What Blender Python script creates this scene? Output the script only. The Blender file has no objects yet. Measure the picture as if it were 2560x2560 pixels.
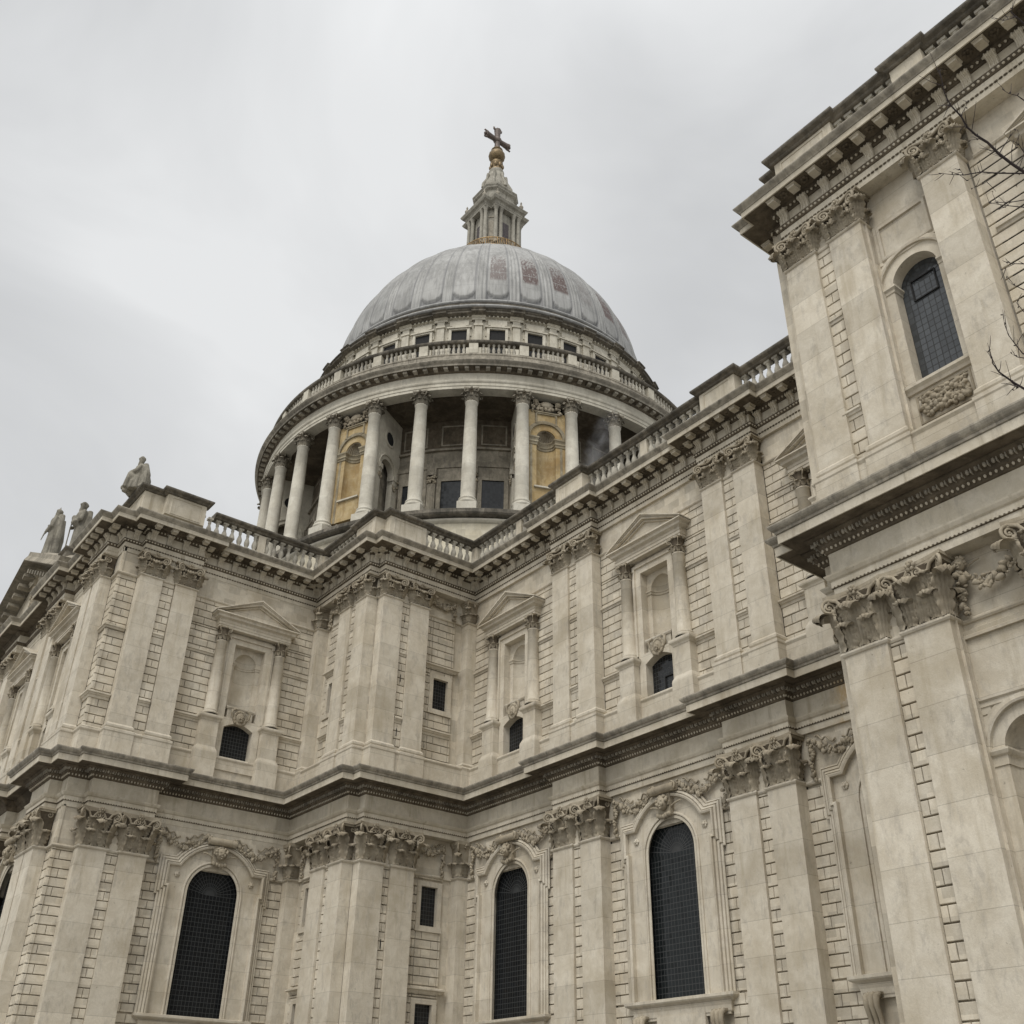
import bpy, bmesh, math, random
from mathutils import Vector, Matrix
from mathutils.geometry import tessellate_polygon
PI = math.pi
random.seed(7)
R = math.radians
scene = bpy.context.scene
COL = scene.collection

# ------------------------------------------------------------------ camera
CAM = Vector((38.5777, -32.2207, 1.4426))
rt = Vector((0.61382, 0.78931, 0.014649)); up = Vector((0.404382, -0.330303, 0.852863)); fw = Vector((-0.678012, 0.517581, 0.521929))
cd = bpy.data.cameras.new('camera'); cam = bpy.data.objects.new('camera', cd); COL.objects.link(cam)
M = Matrix.Identity(4)
for i in range(3):
    M[i][0] = rt[i]; M[i][1] = up[i]; M[i][2] = -fw[i]; M[i][3] = CAM[i]
cam.matrix_world = M
cd.sensor_width = 36; cd.sensor_fit = 'HORIZONTAL'; cd.lens = 36.604; cd.clip_start = 0.1; cd.clip_end = 3000
scene.camera = cam

# ------------------------------------------------------------------ world (overcast sky), sun, exposure
scene.view_settings.view_transform = 'Standard'; scene.view_settings.look = 'None'
scene.view_settings.exposure = 0.0; scene.view_settings.gamma = 1.0
SUN_EL, SUN_AZ = 54, 300          # elevation, direction measured from +X counter-clockwise
w = bpy.data.worlds.new('World'); scene.world = w; w.use_nodes = True
nt = w.node_tree; nt.nodes.clear()
def N(t, **k):
    n = nt.nodes.new(t)
    for a, b in k.items(): setattr(n, a, b)
    return n
def L(a, b): nt.links.new(a, b)
sky = N('ShaderNodeTexSky', sky_type='NISHITA'); sky.sun_disc = False
sky.sun_elevation = R(SUN_EL); sky.air_density = 1.5; sky.dust_density = 4
tc = N('ShaderNodeTexCoord')
sep = N('ShaderNodeSeparateXYZ'); L(tc.outputs['Generated'], sep.inputs[0])
# cloud layer: brightness grows towards the zenith as under an overcast sky, with soft billows
mp = N('ShaderNodeMapping'); mp.inputs['Scale'].default_value = (1, 1, 1.7); L(tc.outputs['Generated'], mp.inputs[0])
n1 = N('ShaderNodeTexNoise'); n1.inputs['Scale'].default_value = 2.1; n1.inputs['Detail'].default_value = 5; n1.inputs['Roughness'].default_value = .52; n1.inputs['Distortion'].default_value = .5
L(mp.outputs[0], n1.inputs['Vector'])
r1 = N('ShaderNodeMapRange', interpolation_type='SMOOTHSTEP'); r1.inputs[1].default_value = .32; r1.inputs[2].default_value = .70; r1.inputs[3].default_value = 0; r1.inputs[4].default_value = .75
L(n1.outputs[0], r1.inputs[0])
elev = N('ShaderNodeMapRange', interpolation_type='SMOOTHSTEP'); elev.inputs[1].default_value = .78; elev.inputs[2].default_value = 1.0; elev.inputs[3].default_value = 1.0; elev.inputs[4].default_value = 1.6
L(sep.outputs[2], elev.inputs[0])
# brighter behind the camera (north), where the thinner cloud is
nb = N('ShaderNodeMapRange', interpolation_type='SMOOTHSTEP'); nb.inputs[1].default_value = -.25; nb.inputs[2].default_value = .7; nb.inputs[3].default_value = 1.0; nb.inputs[4].default_value = 1.5
nd = N('ShaderNodeVectorMath', operation='DOT_PRODUCT'); L(tc.outputs['Generated'], nd.inputs[0]); nd.inputs[1].default_value = (.66, -.75, 0); L(nd.outputs['Value'], nb.inputs[0])
mu = N('ShaderNodeMath', operation='MULTIPLY'); L(elev.outputs[0], mu.inputs[0]); L(nb.outputs[0], mu.inputs[1])
# a thinner, brighter patch of cloud above the dome
dp = N('ShaderNodeVectorMath', operation='DOT_PRODUCT'); L(tc.outputs['Generated'], dp.inputs[0]); dp.inputs[1].default_value = (-.6556, .2996, .6931)
th = N('ShaderNodeMapRange', interpolation_type='SMOOTHSTEP'); th.inputs[1].default_value = .945; th.inputs[2].default_value = 1.0; th.inputs[3].default_value = 0; th.inputs[4].default_value = .7; L(dp.outputs['Value'], th.inputs[0])
ad = N('ShaderNodeMath', operation='ADD', use_clamp=True); L(r1.outputs[0], ad.inputs[0]); L(th.outputs[0], ad.inputs[1])
cr = N('ShaderNodeMix', data_type='RGBA'); L(ad.outputs[0], cr.inputs[0])
cr.inputs[6].default_value = (.61, .62, .63, 1); cr.inputs[7].default_value = (.84, .85, .855, 1)
vm = N('ShaderNodeVectorMath', operation='SCALE'); L(cr.outputs[2], vm.inputs[0]); L(mu.outputs[0], vm.inputs['Scale'])
bg1 = N('ShaderNodeBackground'); bg1.inputs[1].default_value = 1.0; L(vm.outputs[0], bg1.inputs[0])
bg2 = N('ShaderNodeBackground'); bg2.inputs[1].default_value = .06; L(sky.outputs[0], bg2.inputs[0])
mx = N('ShaderNodeMixShader'); mx.inputs[0].default_value = .06; L(bg1.outputs[0], mx.inputs[1]); L(bg2.outputs[0], mx.inputs[2])
wo = N('ShaderNodeOutputWorld'); L(mx.outputs[0], wo.inputs[0])

sd = bpy.data.lights.new('sun', 'SUN'); sd.energy = 1.95; sd.angle = R(28); sd.color = (1, .97, .92)
so = bpy.data.objects.new('sun', sd); COL.objects.link(so)
az = R(SUN_AZ)
sdir = Vector((math.cos(az) * math.cos(R(SUN_EL)), math.sin(az) * math.cos(R(SUN_EL)), math.sin(R(SUN_EL))))
sky.sun_rotation = R(90) - az
so.rotation_euler = sdir.to_track_quat('Z', 'Y').to_euler()

# ------------------------------------------------------------------ materials
class NB:
    def __init__(s, name):
        s.m = bpy.data.materials.new(name); s.m.use_nodes = True; s.t = s.m.node_tree; s.t.nodes.clear()
        s.out = s.n('ShaderNodeOutputMaterial'); s.p = s.n('ShaderNodeBsdfPrincipled'); s.l(s.p.outputs[0], s.out.inputs[0])
        s.geo = s.n('ShaderNodeNewGeometry'); s.pos = s.geo.outputs['Position']
    def n(s, t, **k):
        x = s.t.nodes.new(t)
        for a, b in k.items(): setattr(x, a, b)
        return x
    def l(s, a, b): s.t.links.new(a, b)
    def math(s, op, a, b=None, c=None):
        x = s.n('ShaderNodeMath', operation=op)
        for i, v in enumerate((a, b, c)):
            if v is None: continue
            if isinstance(v, (int, float)): x.inputs[i].default_value = v
            else: s.l(v, x.inputs[i])
        return x.outputs[0]
    def noise(s, vec, scale, detail=4, rough=.6, sc=(1, 1, 1), dist=0):
        if sc != (1, 1, 1):
            mp = s.n('ShaderNodeMapping'); mp.inputs['Scale'].default_value = sc; s.l(vec, mp.inputs[0]); vec = mp.outputs[0]
        x = s.n('ShaderNodeTexNoise'); x.inputs['Scale'].default_value = scale; x.inputs['Detail'].default_value = detail
        x.inputs['Roughness'].default_value = rough; x.inputs['Distortion'].default_value = dist; s.l(vec, x.inputs['Vector'])
        return x.outputs[0]
    def ramp(s, v, a, b, c=0., d=1.):
        x = s.n('ShaderNodeMapRange', interpolation_type='SMOOTHSTEP')
        s.l(v, x.inputs[0])
        for i, q in zip((1, 2, 3, 4), (a, b, c, d)): x.inputs[i].default_value = q
        return x.outputs[0]
    def mix(s, f, a, b, mode='MIX'):
        x = s.n('ShaderNodeMix', data_type='RGBA', blend_type=mode)
        if isinstance(f, (int, float)): x.inputs[0].default_value = f
        else: s.l(f, x.inputs[0])
        for i, q in ((6, a), (7, b)):
            if isinstance(q, tuple): x.inputs[i].default_value = q + (1,) if len(q) == 3 else q
            else: s.l(q, x.inputs[i])
        return x.outputs[2]
    def bump(s, h, strength, dist=.02):
        b = s.n('ShaderNodeBump'); b.inputs['Strength'].default_value = strength; b.inputs['Distance'].default_value = dist
        s.l(h, b.inputs['Height']); s.l(b.outputs[0], s.p.inputs['Normal'])

def stone(name, base, light, stain, ch=.84, bl=1.4, tone=.07, joint=.5, stainamt=.5, streak=.35, rough=.9, pits=.8, soot=0., ochre=False, sootcol=(.035, .033, .028)):
    b = NB(name); sp = b.n('ShaderNodeSeparateXYZ'); b.l(b.pos, sp.inputs[0])
    h = b.math('ADD', sp.outputs[0], sp.outputs[1])
    zc = b.math('DIVIDE', sp.outputs[2], ch); zi = b.math('FLOOR', zc); zf = b.math('FRACT', zc)
    hc = b.math('ADD', b.math('DIVIDE', h, bl), b.math('MULTIPLY', zi, .37)); hi = b.math('FLOOR', hc)
    cx = b.n('ShaderNodeCombineXYZ'); b.l(hi, cx.inputs[0]); b.l(zi, cx.inputs[1])
    wn = b.n('ShaderNodeTexWhiteNoise', noise_dimensions='2D'); b.l(cx.outputs[0], wn.inputs['Vector'])
    big = b.noise(b.pos, .35, 5, .6); mid = b.noise(b.pos, 1.6, 6, .68, dist=.6); fine = b.noise(b.pos, 22, 4, .7)
    stk = b.noise(b.pos, 1.0, 5, .65, sc=(2.4, 2.4, .22))
    col = b.mix(b.ramp(mid, .3, .72), base, light)
    col = b.mix(b.math('MULTIPLY', b.ramp(big, .45, .7), stainamt), col, stain)
    # grey rain-washed mottling and brown run-off patches
    mot = b.noise(b.pos, 2.3, 7, .72, dist=.25, sc=(1.25, 1.25, .5))
    grey = tuple(x * .60 + sum(base) / 3 * .10 for x in (base[0], base[1] * 1.0, base[2] * 1.02))
    col = b.mix(b.math('MULTIPLY', b.ramp(mot, .50, .68), stainamt * .85), col, grey)
    col = b.mix(b.math('MULTIPLY', b.ramp(stk, .52, .72), streak), col, stain)
    t = b.math('MULTIPLY_ADD', wn.outputs['Value'], 2 * tone, 1 - tone)
    t = b.math('MULTIPLY', t, b.math('MULTIPLY_ADD', fine, .3, .85))
    if joint:
        jl = b.ramp(zf, 0, .02, 1 - joint * .55, 1)
        t = b.math('MULTIPLY', t, jl)
    if pits:
        pt = b.noise(b.pos, 5.5, 3, .75)
        t = b.math('MULTIPLY', t, b.ramp(pt, .66, .74, 1, 1 - .45 * pits))
    if ochre:                                                   # rusty water stain beside the tower
        om = b.math('MULTIPLY', b.ramp(sp.outputs[0], 15.6, 17.2), b.ramp(sp.outputs[0], 23.4, 22.4)); om = b.math('MULTIPLY', om, b.math('MULTIPLY', b.ramp(sp.outputs[1], -1.5, -.7), b.ramp(sp.outputs[2], 17.3, 16.6)))
        om = b.math('MULTIPLY', om, b.math('MULTIPLY', b.ramp(sp.outputs[2], 14.4, 15.3), b.ramp(b.noise(b.pos, 1.2, 5, .7, sc=(1, 1, .5)), .38, .6)))
        col = b.mix(b.math('MULTIPLY', om, .95), col, (.40, .255, .085))
    if soot:
        sn = b.noise(b.pos, 1.3, 6, .72, dist=1.2, sc=(1.2, 1.2, .8))
        col = b.mix(b.math('MULTIPLY', b.ramp(sn, .38, .62), soot), col, sootcol)
    cc = b.n('ShaderNodeVectorMath', operation='SCALE'); b.l(col, cc.inputs[0]); b.l(t, cc.inputs['Scale'])
    b.l(cc.outputs[0], b.p.inputs['Base Color']); b.p.inputs['Roughness'].default_value = rough
    b.p.inputs['Specular IOR Level'].default_value = .25
    b.bump(b.math('ADD', b.math('MULTIPLY', fine, .5), mid), .35, .03)
    return b.m
WALL = stone('rusticated_limestone', (.49, .435, .34), (.58, .53, .435), (.35, .295, .21), ch=.4193, bl=.7, tone=.15, joint=0)
SMOOTH = stone('smooth_limestone', (.50, .447, .355), (.60, .55, .455), (.37, .315, .225), ch=1.26, bl=40, tone=.08, joint=.75, stainamt=.65, streak=.5)
ENT = stone('entablature_limestone', (.48, .43, .335), (.58, .53, .435), (.31, .265, .19), ch=40, bl=1.7, tone=.10, joint=0, streak=.7, ochre=True)
CARVED = stone('carved_limestone', (.34, .29, .21), (.46, .405, .31), (.17, .135, .09), ch=40, bl=40, tone=0, joint=0, stainamt=.6, soot=.22, pits=0)
DARKC = stone('dark_carved_stone', (.085, .068, .047), (.17, .14, .10), (.045, .036, .025), ch=40, bl=40, tone=0, joint=0, stainamt=.8)  # dark brown stone for soffits, drum ceiling, carved bands and capital bells
WEATH = stone('weathered_cornice_stone', (.31, .28, .225), (.44, .40, .325), (.15, .135, .11), ch=40, bl=1.5, tone=.14, joint=0, streak=.8, soot=.45, sootcol=(.09, .082, .068))
COPING = stone('blackened_coping_stone', (.13, .115, .09), (.23, .205, .165), (.04, .036, .03), ch=40, bl=1.3, tone=.2, joint=0, streak=.6, soot=.55)
BALU = stone('baluster_stone', (.40, .37, .31), (.52, .49, .41), (.17, .155, .125), ch=40, bl=40, tone=0, joint=0, stainamt=.7, streak=.6, soot=.2, sootcol=(.10, .09, .075))
DRUMW = stone('drum_white_stone', (.47, .435, .355), (.58, .545, .455), (.30, .27, .21), ch=.75, bl=1.6, tone=.08, joint=.45)
DRUMC = stone('drum_column_stone', (.50, .465, .385), (.61, .58, .495), (.36, .33, .265), ch=.86, bl=40, tone=.09, joint=.5)
DRUMB = stone('podium_blockwork', (.50, .45, .34), (.60, .555, .44), (.38, .33, .23), ch=.55, bl=1.0, tone=.13, joint=.8)
OCHRE = stone('ochre_stained_stone', (.36, .265, .125), (.46, .37, .225), (.25, .16, .065), ch=.9, bl=1.4, tone=.07, joint=.3, stainamt=.75, streak=.5)
OCHD = stone('ochre_dirty_moulding', (.26, .215, .14), (.38, .34, .25), (.15, .11, .06), ch=40, bl=40, tone=0, joint=0, streak=.6, soot=.3)
DARKS = stone('dark_mottled_stone', (.27, .24, .185), (.38, .34, .27), (.13, .115, .085), ch=.75, bl=1.6, tone=.1, joint=.4, streak=.6, soot=.35)  # darker, blotchier version of the drum stone for inner walls and pediment
LANS = stone('lantern_grey_stone', (.30, .28, .235), (.40, .38, .32), (.14, .13, .105), ch=40, bl=40, tone=0, joint=0, streak=.7, soot=.25, sootcol=(.09, .08, .065))
STAT = stone('statue_stone', (.25, .23, .185), (.35, .325, .265), (.10, .09, .07), ch=40, bl=40, tone=0, joint=0, stainamt=.6, streak=.8, soot=.4)

def simple(name, col, rough=.6, metal=0., var=.3, scale=6.):
    b = NB(name); f = b.noise(b.pos, scale, 5, .6)
    c2 = tuple(x * (1 - var) for x in col)
    b.l(b.mix(b.ramp(f, .35, .65), c2, col), b.p.inputs['Base Color']); b.p.inputs['Roughness'].default_value = rough; b.p.inputs['Metallic'].default_value = metal
    b.bump(f, .2); return b.m
GOLD = simple('worn_gilding', (.23, .165, .085), .55, .55, .5, 5)
RAIL = simple('gilded_railing', (.36, .23, .09), .55, .3, .65, 3)
BRNZ = simple('dulled_gilding', (.17, .135, .115), .6, .3, .4, 4)
DARKM = simple('dark_bronze', (.10, .085, .085), .6, .3, .4, 4)
BARK = simple('twig_bark', (.045, .032, .03), .8, 0, .4, 40)
BLACK = simple('black_iron_and_shade', (.015, .015, .015), .9)  # iron fittings, and black put in for unlit openings and the hidden core
LID = simple('lid_lead', (.22, .225, .23), .6, 0, .3, 1)

def lead_material():
    b = NB('dome_lead'); tc = b.n('ShaderNodeTexCoord'); ob = tc.outputs['Object']
    n = b.noise(ob, .35, 4, .5); st = b.noise(ob, 1.0, 5, .7, sc=(3.2, 3.2, .16)); fine = b.noise(ob, 6, 4, .7)
    sp = b.n('ShaderNodeSeparateXYZ'); b.l(ob, sp.inputs[0])
    col = b.mix(b.ramp(n, .35, .65), (.225, .222, .210), (.31, .307, .292))
    col = b.mix(b.math('MULTIPLY', b.ramp(st, .5, .7), .55), col, (.40, .402, .392))
    col = b.mix(b.math('MULTIPLY', b.ramp(st, .5, .34), .5), col, (.13, .13, .128))
    # sheet seams
    zf = b.math('FRACT', b.math('DIVIDE', sp.outputs[2], 1.9))
    col = b.mix(b.ramp(zf, 0, .03, .6, 0), col, (.12, .12, .125))
    at = b.n('ShaderNodeAttribute', attribute_name='rust')
    sth = b.noise(ob, 1.0, 4, .75, sc=(6, 6, .25)); 
    msk = b.math('MULTIPLY', at.outputs['Fac'], b.ramp(sth, .38, .46))
    msk = b.math('MULTIPLY', msk, b.ramp(zf, .02, .07, .1, 1))
    col = b.mix(msk, col, b.mix(b.ramp(fine, .35, .65), (.065, .038, .033), (.12, .085, .075)))
    dk = b.n('ShaderNodeAttribute', attribute_name='groove')
    col = b.mix(b.math('MULTIPLY', dk.outputs['Fac'], .6), col, (.12, .12, .125))
    b.l(col, b.p.inputs['Base Color']); b.p.inputs['Roughness'].default_value = .62; b.p.inputs['Metallic'].default_value = .12
    b.bump(b.math('ADD', n, b.math('MULTIPLY', fine, .4)), .25, .05); return b.m
LEAD = lead_material()

def glass(name, gx, gz, fan=True, glasscol=(.012, .013, .014), came=(.045, .047, .047), spec=.5, w=.13, rings=.19, spokes=18):
    b = NB(name); tc = b.n('ShaderNodeTexCoord'); sp = b.n('ShaderNodeSeparateXYZ'); b.l(tc.outputs['Object'], sp.inputs[0])
    x, z = sp.outputs[0], sp.outputs[2]
    def lines(v, g, wd):
        f = b.math('FRACT', b.math('DIVIDE', v, g)); return b.math('LESS_THAN', f, wd), b.math('FLOOR', b.math('DIVIDE', v, g))
    lx, ix = lines(x, gx, w); lz, iz = lines(z, gz, w * gx / gz)
    g = b.math('MAXIMUM', lx, lz)
    if fan:
        r = b.math('SQRT', b.math('ADD', b.math('MULTIPLY', x, x), b.math('MULTIPLY', z, z)))
        a = b.math('ARCTAN2', z, x)
        lr, ir = lines(r, rings, .13); la_f = b.math('FRACT', b.math('MULTIPLY', a, spokes / PI))
        la = b.math('LESS_THAN', b.math('MULTIPLY', la_f, r), .035 * spokes / PI * 1.0)
        f2 = b.math('MAXIMUM', lr, la); up_ = b.math('GREATER_THAN', z, 0)
        g = b.math('ADD', b.math('MULTIPLY', g, b.math('SUBTRACT', 1, up_)), b.math('MULTIPLY', f2, up_))
    cx = b.n('ShaderNodeCombineXYZ'); b.l(ix, cx.inputs[0]); b.l(iz, cx.inputs[1])
    wn = b.n('ShaderNodeTexWhiteNoise', noise_dimensions='2D'); b.l(cx.outputs[0], wn.inputs['Vector'])
    gc = b.mix(wn.outputs['Value'], tuple(c * .8 for c in glasscol), tuple(c * 1.25 for c in glasscol))
    b.l(b.mix(g, gc, came), b.p.inputs['Base Color'])
    b.l(b.math('MULTIPLY_ADD', g, .5, .12), b.p.inputs['Roughness'])
    b.p.inputs['Specular IOR Level'].default_value = spec
    # every quarry sits at its own slight tilt
    vm = b.n('ShaderNodeVectorMath', operation='SUBTRACT'); b.l(wn.outputs['Color'], vm.inputs[0]); vm.inputs[1].default_value = (.5, .5, .5)
    vs = b.n('ShaderNodeVectorMath', operation='SCALE'); b.l(vm.outputs[0], vs.inputs[0]); vs.inputs['Scale'].default_value = .05
    va = b.n('ShaderNodeVectorMath', operation='ADD'); b.l(vs.outputs[0], va.inputs[0]); b.l(b.geo.outputs['Normal'], va.inputs[1])
    vn = b.n('ShaderNodeVectorMath', operation='NORMALIZE'); b.l(va.outputs[0], vn.inputs[0]); b.l(vn.outputs[0], b.p.inputs['Normal'])
    return b.m
G_BIG = glass('leaded_glass', .187, .225, spec=.14)
G_SKY = glass('leaded_glass_bright', .187, .225, spec=.18, glasscol=(.012, .0145, .015), came=(.055, .056, .056))
G_SMALL = glass('small_leaded_glass', .17, .2, fan=False, spec=.35)
G_TOWER = glass('tower_leaded_glass', .20, .235, spec=.5, glasscol=(.055, .06, .064), came=(.010, .011, .011), w=.15, rings=.3, spokes=10)
G_DRUM = glass('drum_leaded_glass', .22, .24, fan=False, spec=.3, glasscol=(.03, .033, .035), came=(.02, .02, .02))

def paving():
    b = NB('paving'); t = b.n('ShaderNodeTexBrick'); t.inputs['Scale'].default_value = 1.0
    t.inputs['Brick Width'].default_value = .9; t.inputs['Row Height'].default_value = .6; t.inputs['Mortar Size'].default_value = .012
    t.inputs['Color1'].default_value = (.21, .205, .19, 1); t.inputs['Color2'].default_value = (.27, .26, .24, 1); t.inputs['Mortar'].default_value = (.08, .08, .075, 1)
    b.l(b.pos, t.inputs['Vector']); b.l(t.outputs[0], b.p.inputs['Base Color']); b.p.inputs['Roughness'].default_value = .8; return b.m
PAVE = paving()

# ------------------------------------------------------------------ mesh helpers
class MB:
    def __init__(s): s.v = []; s.f = []; s.sm = []; s.mi = []; s.cur = 0
    def add(s, vs, fs, smooth=False):
        o = len(s.v); s.v += [tuple(p) for p in vs]; s.f += [tuple(i + o for i in q) for q in fs]; s.sm += [smooth] * len(fs); s.mi += [s.cur] * len(fs); return s
    def box(s, x0, x1, y0, y1, z0, z1):
        vs = [(x0, y0, z0), (x1, y0, z0), (x1, y1, z0), (x0, y1, z0), (x0, y0, z1), (x1, y0, z1), (x1, y1, z1), (x0, y1, z1)]
        return s.add(vs, [(0, 3, 2, 1), (4, 5, 6, 7), (0, 1, 5, 4), (1, 2, 6, 5), (2, 3, 7, 6), (3, 0, 4, 7)])
    def grid(s, rows, closed_u=False, smooth=True, flip=False):
        nv = len(rows); nu = len(rows[0]); vs = [p for r in rows for p in r]; fs = []
        for j in range(nv - 1):
            for i in range(nu if closed_u else nu - 1):
                a = j * nu + i; b = j * nu + (i + 1) % nu; c = b + nu; d = a + nu
                fs.append((a, d, c, b) if flip else (a, b, c, d))
        return s.add(vs, fs, smooth)
    def sweep(s, path, prof, closed=False, fn=None, smooth=False, caps=True, flip=False):
        """path: 2D points; outward = right hand of travel; prof: (outward, third axis)"""
        n = len(path); P = [Vector(p) for p in path]; off = []
        for i in range(n):
            ds = []
            if closed or i > 0: ds.append((P[i] - P[i - 1]).normalized())
            if closed or i < n - 1: ds.append((P[(i + 1) % n] - P[i]).normalized())
            ns = [Vector((d.y, -d.x)) for d in ds]
            m = ns[0] if len(ns) == 1 else (ns[0] + ns[1]) / max(.2, 1 + ns[0].dot(ns[1]))
            off.append(m)
        rows = []
        for p, m in zip(P, off):
            rows.append([(p.x + m.x * q[0], p.y + m.y * q[0], q[1]) for q in prof])
        if fn: rows = [[fn(*v) for v in r] for r in rows]
        if closed: rows.append(rows[0])
        s.grid(rows, smooth=smooth, flip=flip)
        if caps and not closed:
            k = len(prof)
            s.add(rows[0], [tuple(range(k))]); s.add(rows[-1], [tuple(range(k - 1, -1, -1))])
        return s
    def lathe(s, prof, c=(0, 0), seg=24, a0=0., a1=2 * PI, smooth=True, sx=1., sy=1.):
        full = abs(a1 - a0 - 2 * PI) < 1e-6; k = seg if full else seg + 1
        rows = [[(c[0] + r * sx * math.cos(a0 + (a1 - a0) * i / seg), c[1] + r * sy * math.sin(a0 + (a1 - a0) * i / seg), z) for i in range(k)] for r, z in prof]
        return s.grid(rows, closed_u=full, smooth=smooth)
    def poly(s, loop, y0, y1, flip=False):
        """closed loop in x,z (counter-clockwise seen from the front, -y): front cap at y0, sides to y1"""
        n = len(loop); v0 = [(p[0], y0, p[1]) for p in loop]; v1 = [(p[0], y1, p[1]) for p in loop]
        tr = tessellate_polygon([[Vector((p[0], p[1], 0)) for p in loop]])
        fs = []
        for t in tr:
            a, b, c = (Vector(loop[i]) for i in t)
            cr_ = (b - a).x * (c - a).y - (b - a).y * (c - a).x
            fs.append(tuple(t) if cr_ > 0 else tuple(reversed(t)))
        s.add(v0, fs)
        s.add(v0 + v1, [(i, i + n, (i + 1) % n + n, (i + 1) % n) for i in range(n)])
        return s
    def tube(s, pts, rad, seg=6, smooth=True, cap=True):
        P = [Vector(p) for p in pts]; rr = rad if isinstance(rad, (list, tuple)) else [rad] * len(P); rows = []
        ref = None
        for i, p in enumerate(P):
            d = (P[min(i + 1, len(P) - 1)] - P[max(i - 1, 0)]).normalized()
            if ref is None: ref = d.orthogonal().normalized()
            ref = (ref - d * ref.dot(d)).normalized(); b = d.cross(ref)
            rows.append([tuple(p + (ref * math.cos(2 * PI * k / seg) + b * math.sin(2 * PI * k / seg)) * rr[i]) for k in range(seg)])
        s.grid(rows, closed_u=True, smooth=smooth)
        if cap: s.add(rows[-1], [tuple(range(seg))]); s.add(rows[0], [tuple(range(seg - 1, -1, -1))])
        return s
    def blob(s, c, r, sx=1., sy=1., sz=1., seg=7, rings=5, rot=None, jit=0.):
        rows = []
        for j in range(rings + 1):
            t = PI * j / rings; row = []
            for i in range(seg):
                a = 2 * PI * i / seg; k = 1 + random.uniform(-jit, jit)
                v = Vector((math.sin(t) * math.cos(a) * r * sx * k, math.sin(t) * math.sin(a) * r * sy * k, -math.cos(t) * r * sz * k))
                if rot: v = rot @ v
                row.append((c[0] + v.x, c[1] + v.y, c[2] + v.z))
            rows.append(row)
        return s.grid(rows, closed_u=True)
    def put(s, other, mat):
        return_v = [tuple(mat @ Vector(p)) for p in other.v]; o = len(s.v)
        s.v += return_v; s.f += [tuple(i + o for i in q) for q in other.f]; s.sm += other.sm; s.mi += other.mi; return s
    def mesh(s, name, mat):
        me = bpy.data.meshes.new(name); me.from_pydata(s.v, [], s.f)
        for m_ in (mat if isinstance(mat, (list, tuple)) else [mat]): me.materials.append(m_)
        me.polygons.foreach_set('material_index', s.mi)
        me.polygons.foreach_set('use_smooth', s.sm); me.update(); return me

def link(name, me, parent=None, mat=None, label=None, kind=None):
    o = bpy.data.objects.new(name, me); COL.objects.link(o)
    if parent: o.parent = parent
    if mat is not None: o.matrix_local = mat
    if label: o['label'] = label
    if kind: o['kind'] = kind
    return o
def thing(name, label, cat, loc=(0, 0, 0), group=None):
    o = bpy.data.objects.new(name, None); COL.objects.link(o); o.location = loc; o['label'] = label; o['category'] = cat
    if group: o['group'] = group
    return o
def FN(x=0, y=0, z=0): return Matrix.Translation((x, y, z))                       # wall facing north (-y)
def FW(x=0, y=0, z=0): return Matrix.Translation((x, y, z)) @ Matrix.Rotation(R(90), 4, 'Z')   # wall facing west (+x)
def FE(x=0, y=0, z=0): return Matrix.Translation((x, y, z)) @ Matrix.Rotation(R(-90), 4, 'Z')
REP = {}
def repeat(kind, me, mats): REP.setdefault(kind, []).extend((me, m) for m in mats)
def flush(kind, parent, limit=100):
    """nearest ones as parts of their own, what is left of the kind as one part"""
    L_ = sorted(REP.get(kind, []), key=lambda q: (q[1].translation - CAM).length)
    for me, m in L_[:limit]: link(kind, me, parent, m)
    rest = L_[limit:]
    if rest:
        b = bmesh.new()
        for me, m in rest:
            k = len(b.verts); b.from_mesh(me); b.verts.ensure_lookup_table()
            for v in b.verts[k:]: v.co = m @ v.co
        nm = bpy.data.meshes.new(kind + '_row'); b.to_mesh(nm); b.free(); nm.materials.append(rest[0][0].materials[0])
        link(kind + '_row', nm, parent, kind='stuff')

# ------------------------------------------------------------------ setting: ground
g = MB(); g.add([(-900, -900, 0), (900, -900, 0), (900, 900, 0), (-900, 900, 0)], [(0, 1, 2, 3)])
link('pavement', g.mesh('pavement', PAVE), kind='structure')

CATH = thing('cathedral', 'huge pale stone domed cathedral with two storeys of pilasters', 'cathedral', (0, 0, 0))

# ------------------------------------------------------------------ levels
ZA0, ZA1, ZB0 = 13.44, 13.56, 15.33          # lower necking, capital, architrave
ZU0, ZU1, ZV0 = 28.08, 28.2, 29.48           # upper necking, capital, architrave
LC = .4193; LJ = 12.86 - 40 * LC             # lower joint grid
UC = .4325; UJ = 21.35 - 10 * UC

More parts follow.
